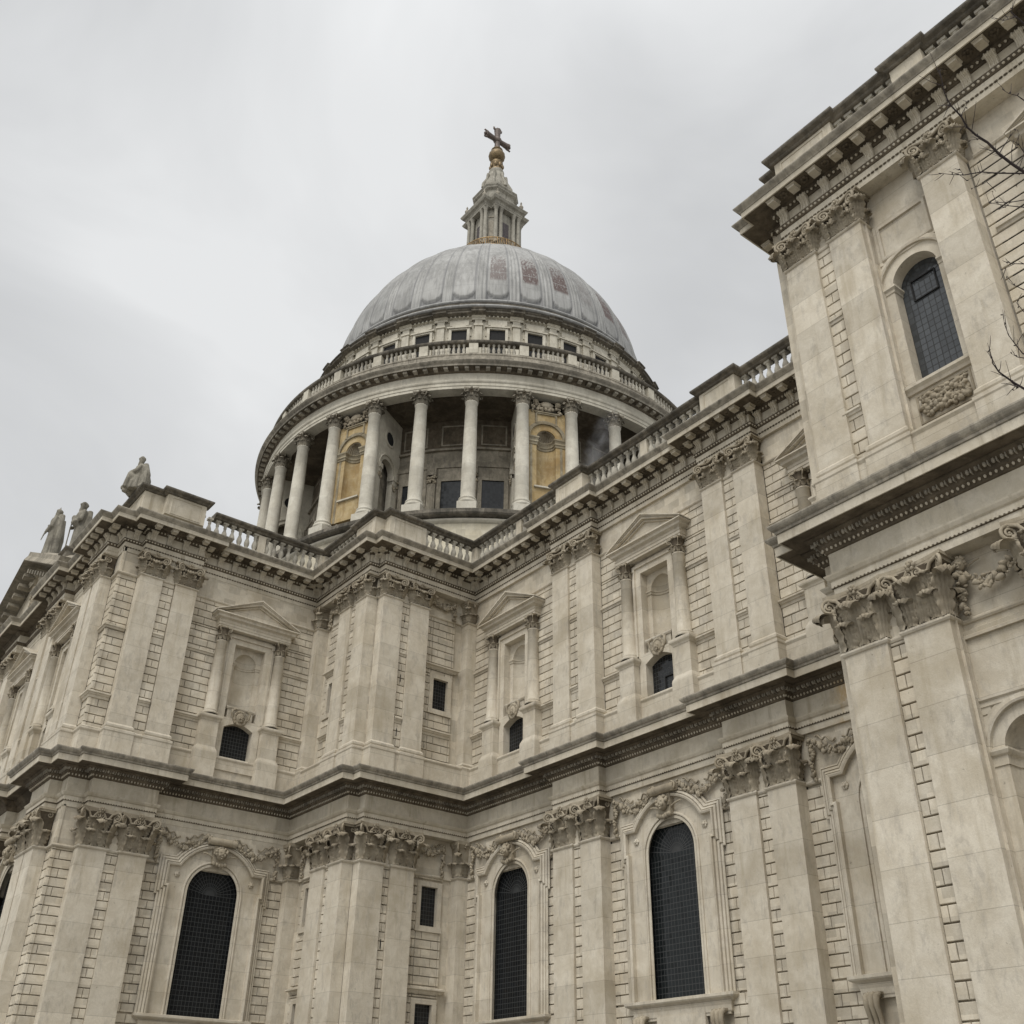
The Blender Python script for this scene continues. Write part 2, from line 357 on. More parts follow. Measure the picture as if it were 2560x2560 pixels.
# ------------------------------------------------------------------ capitals
def leaf(mb, base, h, wd, out, nrm, tilt=0.):
    """acanthus leaf: base point, height, width, starting lean, outward unit vector"""
    n = Vector(nrm).normalized(); s_ = Vector((0, 0, 1)).cross(n).normalized(); rows = []
    cr_ = .36; T = [k / 26 for k in range(27)]; U = [-1, -.8, -.6, -.4, -.2, 0, .2, .4, .6, .8, 1]
    for t in T:
        if t <= .7: z = h * .86 * t / .7; o = .05 + out * (t / .7) ** 1.6
        else:
            a = (t - .7) / .3 * PI * 1.05; z = h * .86 + .15 * h * math.sin(a); o = .05 + out + cr_ * h * (1 - math.cos(a)) * .6
        lob = .66 + .34 * abs(math.cos(t * PI * 4.5)) ** .6; ww = wd * .5 * lob * (.55 + .5 * math.sin(min(1, t / .6) * PI / 2)) * (1 if t < .86 else 1 - .5 * (t - .86) / .14)
        row = []
        for u in U:
            oo = o - .16 * wd * u * u * (.4 + .6 * t) + .085 * wd * math.cos(u * PI * 5) * (1 - .6 * abs(u)) + .05 * wd * math.cos(t * PI * 9) * abs(u)
            p = Vector(base) + n * oo + s_ * (u * ww) + Vector((0, 0, z - .05 * h * abs(u)))
            row.append(tuple(p))
        rows.append(row)
    mb.grid(rows)
def volute(mb, c, axis, up_, r, turns=1.75, rad=.05):
    """spiral in the plane of axis (horizontal) and up; centre c"""
    ax = Vector(axis).normalized(); u = Vector(up_); pts = []; rr = []
    n = int(18 * turns)
    for i in range(n + 1):
        t = i / n; a = PI / 2 - t * turns * 2 * PI; q = r * (1 - .82 * t)
        pts.append(Vector(c) + ax * (math.cos(a) * q) + u * (math.sin(a) * q)); rr.append(rad * (1 - .45 * t))
    mb.tube(pts, rr, 6)
    mb.blob(c, r * .2, seg=6, rings=4)
def pil_capital(w, d, H, comp):
    """capital of a pilaster: x centred, front face at y=0, depth d, z 0..H"""
    mb = MB(); hw = w / 2
    rows = []; mb.cur = 1
    for t, k in ((0, -.03), (.3, -.03), (.6, -.01), (.82, .06), (.9, .10)):
        e = k * w; rows.append([(-hw - e, d, t * H), (-hw - e, -e, t * H), (hw + e, -e, t * H), (hw + e, d, t * H)])
    mb.grid(rows, smooth=False); mb.cur = 0
    l1, l2 = (.40, .66) if not comp else (.34, .58)
    for x in (-w * .27, w * .27): leaf(mb, (x, 0, .01), l1 * H, w * .43, .09 * w, (0, -1, 0))
    for sx in (-1, 1):
        leaf(mb, (sx * hw, d * .5, .01), l1 * H, w * .42, .05 * w, (sx, 0, 0))
        leaf(mb, (sx * hw * .97, .03, .02), l2 * H, w * .42, .14 * w, (sx, -1, 0))
    leaf(mb, (0, 0, .02), l2 * H, w * .42, .13 * w, (0, -1, 0))
    for x in (-w * .27, w * .27):
        if not comp: leaf(mb, (x, -.06, l2 * H * .72), .26 * H, w * .3, .08 * w, (0, -1, 0))
    for x in (-w * .27, w * .27):                       # cauliculus stems
        mb.tube([(x, -.05, .3 * H), (x, -.08, l2 * H)], [.05, .09], 6)
    e = w * .17
    if not comp:
        for sx in (-1, 1):
            dg = Vector((sx, -1, 0)).normalized()
            c = Vector((sx * (hw + e * .55), -e * .75, .80 * H))
            volute(mb, c, dg, (0, 0, 1), .13 * H, rad=.055)
            mb.tube([(sx * w * .27, -.08, l2 * H), (sx * w * .33, -.12, .76 * H), (sx * w * .42, -.16, .87 * H), tuple(c + Vector((0, 0, .13 * H)))], [.05, .06, .06, .055], 6)
            volute(mb, (sx * w * .09, -.13, .80 * H), (-sx, 0, 0), (0, 0, 1), .085 * H, 1.4, .04)
            mb.tube([(sx * w * .25, -.08, l2 * H), (sx * w * .19, -.12, .8 * H), (sx * w * .1, -.14, .885 * H)], .045, 6)
            for q in (.72, .66): mb.blob((sx * (hw + .07), -.10, q * H), .09, 1, 1, 1.1, jit=.2)
            volute(mb, (sx * (hw + .10), d * .62, .82 * H), (0, 1, 0), (0, 0, 1), .085 * H, 1.3, .04)
    else:
        for k in range(7): mb.blob((-hw * .72 + k * hw * .24, -.12, .69 * H), .09, .9, .8, 1.1, seg=6, rings=4)
        for sx in (-1, 1):
            c = Vector((sx * (hw * .86), -e * .95, .76 * H))
            volute(mb, c, (sx, -.35, 0), (0, 0, 1), .185 * H, 1.9, .058)
            mb.tube([(0, -.12, .86 * H), (sx * hw * .4, -.15, .9 * H), tuple(c + Vector((0, 0, .185 * H)))], [.05, .055, .058], 6)
            volute(mb, (sx * (hw + .12), d * .3, .76 * H), (0, -1, 0), (0, 0, 1), .17 * H, 1.7, .05)
            leaf(mb, (sx * hw * .95, -e * .8, .5 * H), .12 * H, .2, .02, (sx, -1, 0))
    # abacus with hollowed front edge
    fr = []
    for i in range(9):
        t = i / 8 * 2 - 1; fr.append((t * (hw + e), -e * (.45 + .6 * t * t)))
    pr = fr + [(hw + e, d), (-hw - e, d)]
    for z0, z1, k in ((.885 * H, .94 * H, .96), (.94 * H, H, 1.04)):
        loop = [(p[0] * k, p[1] * k if p[1] < 0 else p[1]) for p in pr]; n = len(loop)
        v = [(p[0], p[1], z0) for p in loop] + [(p[0], p[1], z1) for p in loop]
        mb.add(v, [tuple(range(n - 1, -1, -1)), tuple(range(n, 2 * n))] + [(i, (i + 1) % n, (i + 1) % n + n, i + n) for i in range(n)])
    for k in range(6):
        a = k * PI / 3; mb.blob((.1 * math.cos(a), -e * .6 - .04, .945 * H + .1 * math.sin(a)), .07, 1, .7, 1, seg=5, rings=4)
    mb.blob((0, -e * .6 - .09, .945 * H), .06, seg=5, rings=4)
    return mb
def col_capital(r, H, small=False):
    mb = MB()
    mb.cur = 1; mb.lathe([(r * 1.12, -.06), (r * 1.12, 0), (r * .96, .02), (r * .96, .5 * H), (r * 1.05, .8 * H), (r * 1.25, .9 * H)], seg=16); mb.cur = 0
    for k in range(8):
        a = k * PI / 4; n = (math.cos(a), math.sin(a), 0)
        leaf(mb, (n[0] * r, n[1] * r, .01), .36 * H, r * .8, .06 * r, n)
        a += PI / 8; n = (math.cos(a), math.sin(a), 0)
        if not small: leaf(mb, (n[0] * r, n[1] * r, .02), .64 * H, r * .78, .14 * r, n)
    for k in range(4):
        a = PI / 4 + k * PI / 2; n = Vector((math.cos(a), math.sin(a), 0)); c = n * r * 1.42 + Vector((0, 0, .77 * H))
        volute(mb, c, n, (0, 0, 1), .14 * H, 1.5, .05 * r / .5)
        mb.tube([tuple(n * r * .95 + Vector((0, 0, .5 * H))), tuple(n * r * 1.1 + Vector((0, 0, .78 * H))), tuple(c + Vector((0, 0, .14 * H)))], .05 * r / .5, 5)
        b = k * PI / 2; mb.blob((math.cos(b) * r * 1.3, math.sin(b) * r * 1.3, .93 * H), .13 * r / .5, seg=6, rings=4, jit=.2)
    loop = []
    for k in range(4):
        a = k * PI / 2 + PI / 4
        for t in (-1, -.5, 0, .5):
            mid = a + PI / 4; q = t + 0
        c0 = Vector((math.cos(a), math.sin(a))) * r * 1.78; c1 = Vector((math.cos(a + PI / 2), math.sin(a + PI / 2))) * r * 1.78
        for i in range(6):
            t = i / 6; p = c0.lerp(c1, t); inn = 1 - .16 * math.sin(t * PI); loop.append((p.x * inn, p.y * inn))
    n = len(loop); v = [(p[0], p[1], .89 * H) for p in loop] + [(p[0] * 1.03, p[1] * 1.03, H) for p in loop]
    mb.add(v, [tuple(range(n - 1, -1, -1)), tuple(range(n, 2 * n))] + [(i, (i + 1) % n, (i + 1) % n + n, i + n) for i in range(n)])
    return mb

LOWCAP = pil_capital(1.38, .6, ZB0 - ZA1, False).mesh('capital', [CARVED, DARKC])
UPCAP = pil_capital(1.26, .6, ZV0 - ZU1, True).mesh('capital', [CARVED, DARKC])
def pil_mesh(w, zb, z0, z1, d=.62, upper=False):
    mb = MB(); h = w / 2; path = [(-h, d), (-h, 0), (h, 0), (h, d)]
    path = [(p[0], p[1]) for p in path]
    if upper: prof = [(.14, 17.85), (.14, 19.15), (.17, 19.2), (.17, 19.32), (.06, 19.38), (.1, 19.45), (.1, 19.55), (.0, 19.66), (0, z0), (.05, z0 + .02), (.08, z0 + .06), (.05, z1 - .01), (0, z1), (0, z1 + .01)]
    else: prof = [(.2, 0), (.2, 1.6), (.12, 1.7), (.14, 1.9), (0, 2.0), (0, z0 - .04), (.05, z0 - .02), (.085, z0 + .03), (.085, z0 + .07), (.03, z1), (0, z1 + .01)]
    mb.sweep(path, prof, caps=False)
    return mb
LOWPIL = pil_mesh(1.38, 0, ZA0, ZA1).mesh('pilaster', SMOOTH)
UPPIL = pil_mesh(1.26, 0, ZU0, ZU1, upper=True).mesh('pilaster', SMOOTH)
def pilaster(mat, upper=False):
    p = link('pilaster', UPPIL if upper else LOWPIL, CATH, mat)
    link('capital', UPCAP if upper else LOWCAP, p, Matrix.Translation((0, 0, ZU1 if upper else ZA1)))
    return p

# ------------------------------------------------------------------ rusticated walls
def cells(s0, s1, z0, z1, holes):
    xs = sorted({s0, s1} | {min(max(v, s0), s1) for h in holes for v in (h[0], h[1])}); zs = sorted({z0, z1} | {min(max(v, z0), z1) for h in holes for v in (h[2], h[3])})
    for a, b in zip(xs, xs[1:]):
        for c, d in zip(zs, zs[1:]):
            mx_, mz = (a + b) / 2, (c + d) / 2
            if not any(h[0] < mx_ < h[1] and h[2] < mz < h[3] for h in holes): yield a, b, c, d
def block(mb, a, b, c, d, y, dp=.12, gh=.023, gv=.013, bv=.014):
    """one stone with chamfered margins standing proud of the backing"""
    o = [(a + gv, c + gh), (b - gv, c + gh), (b - gv, d - gh), (a + gv, d - gh)]; i = [(a + gv + bv, c + gh + bv), (b - gv - bv, c + gh + bv), (b - gv - bv, d - gh - bv), (a + gv + bv, d - gh - bv)]
    q = random.uniform(-.004, .004)
    v = [(p[0], y + dp, p[1]) for p in o] + [(p[0], y + .012, p[1]) for p in o] + [(p[0], y + q, p[1]) for p in i]
    f = [(8, 9, 10, 11)]
    for k in range(4): n = (k + 1) % 4; f += [(k, n, n + 4, k + 4), (k + 4, n + 4, n + 8, k + 8)]
    mb.add(v, f)
def rustic(mb, s0, s1, z0, z1, y, base, ch, length=1.02, holes=()):
    k = math.floor((z0 - base) / ch); w_ = s1 - s0
    while base + k * ch < z1 - .02:
        a, b = max(z0, base + k * ch), min(z1, base + (k + 1) * ch)
        if b - a > .12:
            if w_ < 1.1: br = [s0, s1] if k % 2 else [s0, s0 + w_ * random.uniform(.4, .6), s1]
            else:
                n = max(2, round(w_ / length)); st = w_ / n; br = [s0] + [s0 + st * (i + (.5 if k % 2 else 0)) for i in range(n + 1) if .25 < st * (i + (.5 if k % 2 else 0)) < w_ - .25] + [s1]
            for p, q in zip(br, br[1:]):
                for c in cells(p, q, a, b, holes):
                    if c[1] - c[0] > .1 and c[3] - c[2] > .1: block(mb, *c, y)
        k += 1
def wall(mat, s0, s1, z0, z1, holes, regions, y, ch, base, plain=(), name='wall'):
    """wall in local x,z; stones in the given regions; the opening rectangles are left out"""
    mb = MB()
    for a, b, c, d in cells(s0, s1, z0, z1, holes): mb.add([(a, y + .12, c), (b, y + .12, c), (b, y + .12, d), (a, y + .12, d)], [(0, 1, 2, 3)])
    for r in regions: rustic(mb, *r, y, base, ch, holes=holes)
    for r in plain:
        for c in cells(*r, holes): mb.add([(c[0], y, c[2]), (c[1], y, c[2]), (c[1], y, c[3]), (c[0], y, c[3]), (c[0], y + .12, c[2]), (c[1], y + .12, c[2]), (c[1], y + .12, c[3]), (c[0], y + .12, c[3])], [(0, 1, 2, 3), (0, 4, 5, 1), (3, 2, 6, 7), (0, 3, 7, 4), (1, 5, 6, 2)])
    return link(name, mb.mesh(name, WALL), CATH, mat)
def string(mat, s0, s1, prof, y, name='string_course', m=SMOOTH):
    mb = MB(); mb.sweep([(s0, y), (s1, y)], prof); return link(name, mb.mesh(name, m), CATH, mat)
STR_NECK = [(-.05, -.05), (.05, -.02), (.085, .03), (.085, .07), (.03, .12), (-.05, .13)]
def sp(prof, z): return [(p, q + z) for p, q in prof]
STR_DADO = [(-.05, -.22), (.02, -.2), (.04, -.08), (.1, -.06), (.13, .0), (.2, .03), (.2, .1), (-.05, .2)]
STR_MID = [(-.05, -.14), (.03, -.12), (.05, -.02), (.11, .0), (.11, .07), (-.05, .14)]

# ------------------------------------------------------------------ great lower window
def arc(r, a0, a1, n, cx=0., cz=0.): return [(cx + r * math.cos(a0 + (a1 - a0) * i / n), cz + r * math.sin(a0 + (a1 - a0) * i / n)) for i in range(n + 1)]
WZ, WR = 12.27, 1.61                     # springing height, half width of the light
def big_window():
    zb = 6.6 - WZ; e0, e1 = 12.42 - WZ, 13.42 - WZ; ro = 2.28; xa = math.sqrt(ro * ro - e1 * e1); aa = math.atan2(e1, xa)
    outer = [(2.42, zb), (2.42, e0), (2.56, e0), (2.56, e1)] + arc(ro, aa, PI - aa, 20) + [(-2.56, e1), (-2.56, e0), (-2.42, e0), (-2.42, zb)]
    inner = [(-WR, zb)] + arc(WR, PI, 0, 28) + [(WR, zb)]
    mb = MB(); mb.poly(outer + inner, .5, .9)
    fn = lambda a, b, c: (a, c, b)
    edge = [(-p[0], p[1]) for p in outer]
    # moulded outer architrave with ears, running over the arch, in three steps
    mb.sweep(edge, [(.04, .62), (.04, .30), (-.03, .27), (-.07, .27), (-.08, .40), (-.11, .40), (-.12, .33), (-.2, .37), (-.21, .46), (-.24, .46), (-.25, .40), (-.34, .42), (-.35, .50), (-.38, .50), (-.39, .45), (-.46, .47), (-.47, .51)], fn=fn, flip=True, caps=False)
    mb.sweep([(-WR, zb)] + arc(WR, PI, 0, 28) + [(WR, zb)], [(-.0, .86), (-.0, .46), (.06, .43), (.1, .44), (.11, .515), (.14, .515), (.15, .47), (.26, .48), (.27, .51)], fn=fn, flip=True, caps=False)
    for sx in (-1, 1):
        for k in range(6): mb.blob((sx * 2.02 + .09 * math.cos(k * PI / 3), .47, .72 + .09 * math.sin(k * PI / 3)), .075, 1, .6, 1, seg=5, rings=4)
        mb.blob((sx * 2.02, .43, .72), .07, seg=6, rings=4)
    return mb
WINMESH = big_window().mesh('window', SMOOTH)
gm = MB(); gl = [(-WR - .03, 6.6 - WZ)] + [(p[0] * 1.02, p[1] * 1.02) for p in arc(WR, PI, 0, 28)] + [(WR + .03, 6.6 - WZ)]
gm.poly(list(reversed(gl)), .83, .86)
GLASSM = gm.mesh('glass', G_BIG); GLASSM2 = gm.mesh('glass', G_SKY)
sm_ = MB()
sm_.sweep([(-2.75, .62), (-2.75, .45), (2.75, .45), (2.75, .62)], [(-.3, -.16), (-.02, -.16), (.05, -.1), (.16, -.05), (.2, 0), (.2, .1), (.0, .14), (-.4, .15)], caps=False)
sm_.sweep([(-2.6, .62), (-2.6, .5), (2.6, .5), (2.6, .62)], [(0, -.55), (.03, -.5), (.04, -.3), (.1, -.16), (0, -.16)], caps=False)
sm_.box(-2.55, 2.55, .5, .7, -.62, -.17); sm_.box(-1.3, 1.3, .44, .6, -1.5, -.5)
SILLM = sm_.mesh('sill', SMOOTH)
cs = MB()
for k in range(3):
    x = -.2 + .2 * k
    cs.tube([(x, .42, 0), (x, .22, -.1), (x, .2, -.35), (x, .33, -.7), (x, .42, -1.1), (x, .38, -1.3), (x, .46, -1.42)], [.11, .12, .1, .09, .08, .1, .05], 8)
cs.box(-.34, .34, .3, .62, -.02, .06)
CONSM = cs.mesh('console', CARVED)
def cherub(mb, c, r, wing=True):
    mb.blob(c, r, .85, .9, 1.05, 10, 8)
    x, y, z = c
    mb.blob((x, y - r * .9, z - r * .08), r * .16, .8, 1, 1.3, 6, 4)                # nose
    for s in (-1, 1):
        mb.blob((x + s * r * .42, y - r * .68, z - r * .25), r * .3, 1, .8, 1, 6, 4)  # cheeks
        mb.blob((x + s * r * .3, y - r * .8, z + r * .22), r * .13, 1.5, .6, .5, 6, 4)  # brow
    mb.blob((x, y - r * .75, z - r * .5), r * .17, 1.4, .8, .6, 6, 4); mb.blob((x, y - r * .6, z - r * .78), r * .25, 1, .8, .7, 6, 4)
    for k in range(16):
        a = PI * (k / 15) * 1.15 - .25; q = random.uniform(.9, 1.1)
        mb.blob((x + math.cos(a) * r * q * .95, y - r * random.uniform(-.2, .4), z + math.sin(a) * r * q * .95 + r * .1), r * random.uniform(.25, .36), seg=6, rings=4, jit=.25)
    if wing:
        for s in (-1, 1):
            for k in range(6):
                t = k / 5; mb.blob((x + s * r * (1.2 + 1.5 * t), y + r * .45, z - r * (.5 - .75 * t + .3 * t * t)), r * .5, 1.0, .3, .28, 6, 4, Matrix.Rotation(s * (-.5 + t * .4), 3, 'Y'))
ks = MB(); cherub(ks, (0, .18, 0), .3); ks.box(-.36, .36, .24, .6, -.5, .42)
ks.tube([(-.75, .2, .62), (.75, .2, .62)], [.19, .19], 10); volute(ks, (.62, .12, .62), (1, 0, 0), (0, 0, 1), .2); volute(ks, (-.62, .12, .62), (-1, 0, 0), (0, 0, 1), .2)
for k in range(5): ks.blob((-.3 + .15 * k, .2, -.55 + .03 * abs(k - 2)), .12, seg=6, rings=4, jit=.2)
KEYM = ks.mesh('keystone', CARVED)
def cluster(mb, c, n, sx, sz, rmin=.06, rmax=.15, dy=.1):
    for _ in range(n):
        r = random.uniform(rmin, rmax)
        mb.blob((c[0] + random.uniform(-sx, sx), c[1] + random.uniform(-dy, dy), c[2] + random.uniform(-sz, sz)), r, random.uniform(.7, 1.3), random.uniform(.6, 1.1), random.uniform(.7, 1.2), 6, 4, Matrix.Rotation(random.uniform(0, 3), 3, 'Y'), .22)
def garland_mesh(x0, x1, sag, z, y, drop=(1.3, 1.3), fat=.17, ribbon=True):
    """swag of fruit and leaves between two points with hanging ends"""
    mb = MB(); n = int((x1 - x0) / .14)
    for i in range(n + 1):
        t = i / n; x = x0 + (x1 - x0) * t; zz = z - sag * 4 * t * (1 - t); k = fat * (.55 + .75 * math.sin(PI * t))
        for _ in range(5):
            a = random.uniform(0, 2 * PI); q = k * random.uniform(.2, .9)
            mb.blob((x + math.cos(a) * q * .6, y - abs(math.sin(a)) * .08 - random.uniform(0, .06), zz + math.sin(a) * q), random.uniform(.04, .115), random.uniform(.6, 1.6), random.uniform(.5, 1), random.uniform(.5, 1.4), 6, 4, Matrix.Rotation(random.uniform(0, 3), 3, 'Y'), .35)
    for (x, dl) in ((x0, drop[0]), (x1, drop[1])):
        m = int(dl / .14)
        for i in range(m):
            t = i / max(1, m - 1); ww = .16 * (1 - .55 * t) * (1 if i % 3 else .7)
            for _ in range(3): mb.blob((x + random.uniform(-ww, ww), y - random.uniform(0, .1), z - .1 - dl * t + random.uniform(-.06, .06)), random.uniform(.04, .105), random.uniform(.6, 1.5), .8, random.uniform(.6, 1.4), 6, 4, Matrix.Rotation(random.uniform(0, 3), 3, 'Y'), .35)
    if ribbon:
        for s in (0, 1):
            pts = []
            for i in range(15):
                t = i / 14; x = x0 + (x1 - x0) * (.08 + .36 * t if s == 0 else .92 - .36 * t); pts.append((x, y + .02 + .03 * math.sin(t * 9), z + .1 - sag * .55 * t + .07 * math.sin(t * 14)))
            mb.tube(pts, .04, 5)
    return mb
GARL = garland_mesh(-3.25, -.75, .62, 15.02, .48, (1.45, .1)).mesh('garland', CARVED)
GARR = garland_mesh(.75, 3.25, .62, 15.02, .48, (.1, 1.45)).mesh('garland', CARVED)
GARS = garland_mesh(-.95, .95, .42, 15.0, .5, (1.35, 1.35), .13).mesh('garland', CARVED)
GARU = garland_mesh(-.95, .95, .35, 29.15, .5, (.9, .9), .13).mesh('garland', CARVED)

def lower_bay(F, x, y, z=0, bright=False, half=3.85):
    """bay with the great arched window; F places local x,y,z on the wall line"""
    win = link('window', WINMESH, CATH, F(x, y, WZ))
    link('glass', GLASSM2 if bright else GLASSM, win)
    link('sill', SILLM, win, Matrix.Translation((0, 0, 6.5 - WZ)))
    for s in (-1, 1): link('console', CONSM, win, Matrix.Translation((s * 2.1, 0, 6.0 - WZ)))
    link('keystone', KEYM, win, Matrix.Translation((0, 0, 14.2 - WZ)))
    link('garland', GARL, CATH, F(x, y, 0)); link('garland', GARR, CATH, F(x, y, 0))
    wall(F(x, y, 0), -half, half, 0, 15.4, [(-2.4, 2.4, 6.6, 13.37)], [(-half, -2.58, 0, 13.4), (2.58, half, 0, 13.4)], .6, LC, LJ, plain=[(-half, half, 13.4, 15.4)])
    for s in (-1, 1): string(F(x, y, 0), min(s * 2.5, s * half), max(s * 2.5, s * half), sp(STR_NECK, ZA0 - .02), .6, 'necking')

# ------------------------------------------------------------------ upper aedicule window
def aedicule_mesh():
    mb = MB(); fn = lambda a, b, c: (a, c, b)
    # recess lining and frame around the niche panel
    mb.poly([(-1.27, 21.55), (1.27, 21.55), (1.27, 26.5), (-1.27, 26.5), (-1.27, 21.55), (-.93, 21.55), (-.93, 25.9), (.93, 25.9), (.93, 21.55)][0:0] or
            [(1.27, 21.5), (1.27, 26.5), (-1.27, 26.5), (-1.27, 21.5), (-.93, 21.5), (-.93, 25.88), (.93, 25.88), (.93, 21.5)], .52, .98)
    mb.sweep([(-1.27, 21.5), (-1.27, 26.2), (1.27, 26.2), (1.27, 21.5)], [(.0, .6), (.0, .43), (-.08, .43), (-.1, .47), (-.2, .48), (-.2, .53)], fn=fn, flip=True, caps=False)
    # niche: cylinder and quarter sphere set in a panel
    r, zs = .66, 24.95
    panel = [(.93, 21.5), (.93, 25.9), (-.93, 25.9), (-.93, 21.5), (-r, 21.5)] + arc(r, PI, 0, 18, 0, zs) + [(r, 21.5)]
    mb.poly(panel, .95, 1.0)
    rows = [[(r * math.cos(a), .95 + .5 * math.sin(a), z) for a in [PI - PI * i / 14 for i in range(15)]] for z in (21.5, zs)]
    mb.grid(rows, flip=False)
    rows = []
    for j in range(8):
        t = j / 7 * PI / 2; rows.append([(r * math.cos(t) * math.cos(a), .95 + .5 * math.cos(t) * math.sin(a), zs + r * math.sin(t)) for a in [PI - PI * i / 14 for i in range(15)]])
    mb.grid(rows)
    # impost band following the hollow
    pth = [(-.93, .95), (-r, .95)] + [(r * math.cos(a), .95 + .5 * math.sin(a)) for a in [PI - PI * i / 14 for i in range(1, 14)]] + [(r, .95), (.93, .95)]
    mb.sweep(pth, [(0, zs - .2), (.04, zs - .19), (.05, zs - .1), (.09, zs - .06), (.09, zs), (0, zs + .02)])
    # raised block below the niche, and the arch-headed light at the foot
    mb.box(-.75, .75, .62, 1.0, 21.5, 22.15); mb.sweep([(-.78, .9), (-.78, .62), (.78, .62), (.78, .9)], [(-.1, 22.1), (.04, 22.1), (.08, 22.18), (.08, 22.24), (-.1, 22.26)], caps=False)
    seg = [(1.27, 18.6), (1.27, 21.55), (-1.27, 21.55), (-1.27, 18.6), (-.86, 18.6), (-.86, 21.0)] + [(-.86 + 1.72 * i / 10, 21.0 + .3 * math.sin(PI * i / 10)) for i in range(1, 10)] + [(.86, 21.0), (.86, 18.6)]
    mb.poly(seg, .5, 1.0); mb.box(-1.2, 1.2, .44, 1.0, 18.6, 18.93)
    for s in (-1, 1):
        cx = s * 1.8
        mb.box(cx - .5, cx + .5, .14, .7, 19.6, 21.1)                                       # pedestal
        P = [(cx - .5, .7), (cx - .5, .14), (cx + .5, .14), (cx + .5, .7)]
        mb.sweep(P, [(0, 17.9), (.12, 17.9), (.12, 19.3), (.1, 19.4), (.03, 19.55), (0, 19.62)], caps=False)
        mb.sweep(P, [(-.2, 21.0), (.02, 21.02), (.05, 21.1), (.14, 21.18), (.16, 21.24), (.16, 21.34), (-.2, 21.4)], caps=False)
        mb.box(cx - .42, cx + .42, .18, .7, 21.3, 21.42)
    # entablature and pediment
    def ent(zz): return [(-2.22, .7), (-2.22, .16), (2.22, .16), (2.22, .7)]
    mb.sweep(ent(0), [(-.6, 26.55), (0, 26.55), (0, 26.68), (.03, 26.69), (.03, 26.82), (.07, 26.86), (.01, 26.88), (.01, 27.02), (.06, 27.05), (.2, 27.1), (.22, 27.22), (.26, 27.24), (.38, 27.28), (.38, 27.34), (-.3, 27.36)], caps=False)
    ap, hw, zt = 28.62, 2.62, 27.36
    sl = math.atan2(ap - zt, hw)
    mb.poly([(-2.3, zt), (2.3, zt), (0, ap - .35)], .17, .6)
    tl = (ap - zt) / hw
    for h0, h1, yy, ww in ((-.36, -.24, .06, 2.3), (-.24, -.1, -.1, 2.52), (-.1, -.03, -.16, 2.58), (-.03, .06, -.22, 2.64)):
        top = lambda x, hh: ap + hh - abs(x) * tl
        mb.poly([(-ww, max(zt - .0, top(ww, h0))), (0, top(0, h0)), (ww, max(zt, top(ww, h0))), (ww, max(zt + .01, top(ww, h1))), (0, top(0, h1)), (-ww, max(zt + .01, top(ww, h1)))], yy, .62)
    return mb
AEDM = aedicule_mesh().mesh('niche_window', SMOOTH)
ac = MB(); ac.lathe([(.44, 21.42), (.46, 21.46), (.46, 21.52), (.38, 21.56), (.40, 21.6), (.40, 21.66), (.345, 21.7), (.34, 23.0), (.29, 25.68), (.33, 25.7), (.33, 25.74), (.29, 25.77)], seg=20)
AECOL = ac.mesh('column', SMOOTH); AECAP = col_capital(.29, .8, True).mesh('capital', [CARVED, DARKC])
ag = MB(); ag.poly([(-.9, -2.25), (.9, -2.25), (.9, .4), (-.9, .4)], .93, .96); AEG = ag.mesh('glass', G_SMALL)
ak = MB()
for k in range(26):
    a = k / 26 * 2 * PI; ak.blob((.34 * math.cos(a), .3, .36 * math.sin(a)), .1, 1, .8, 1, 6, 4, None, .3)
ak.blob((0, .32, 0), .3, 1, .5, 1.15, 10, 8); cluster(ak, (0, .2, 0), 8, .15, .2, .04, .08, .04)
for s in (-1, 1): ak.tube([(s * .3, .28, .5), (s * .52, .25, .38), (s * .5, .28, .1), (s * .38, .3, -.1)], [.05, .08, .07, .04], 6)
AEKEY = ak.mesh('cartouche', CARVED)
def upper_bay(F, x, y, half=3.85, casement=False):
    a = link('niche_window', AEDM, CATH, F(x, y, 0))
    for s in (-1, 1):
        link('column', AECOL, a, Matrix.Translation((s * 1.8, .42, 0)))
        link('column_capital', AECAP, a, Matrix.Translation((s * 1.8, .42, 25.77)))
    link('glass', AEG, a, Matrix.Translation((0, 0, 21.0)))
    link('cartouche', AEKEY, a, Matrix.Translation((0, .18, 21.62)))
    if casement:
        c = MB(); fn = lambda p, q, r: (p, r, q)
        c.sweep([(.0, 18.95), (.0, 20.2), (.62, 20.2), (.62, 18.95), (.0, 18.95)], [(-.05, .95), (-.05, .86), (0, .86), (0, .95)], fn=fn, flip=True)
        link('casement_frame', c.mesh('casement_frame', BLACK), a)
    hl = [(-1.25, 1.25, 18.62, 26.4)]
    wall(F(x, y, 0), -half, half, 17.7, 30.3, hl, [(-half, -1.27, 19.3, 28.16), (1.27, half, 19.3, 28.16)], .6, UC, UJ, plain=[(-half, half, 28.16, 30.3)])
    for s in (-1, 1):
        q = lambda u, v: (min(s * u, s * v), max(s * u, s * v))
        string(F(x, y, 0), *q(2.3, half), sp(STR_DADO, 21.12), .6); string(F(x, y, 0), *q(2.1, half), sp(STR_MID, 24.95), .6)
        string(F(x, y, 0), *q(1.3, half), sp(STR_NECK, ZU0 + .03), .6, 'necking')

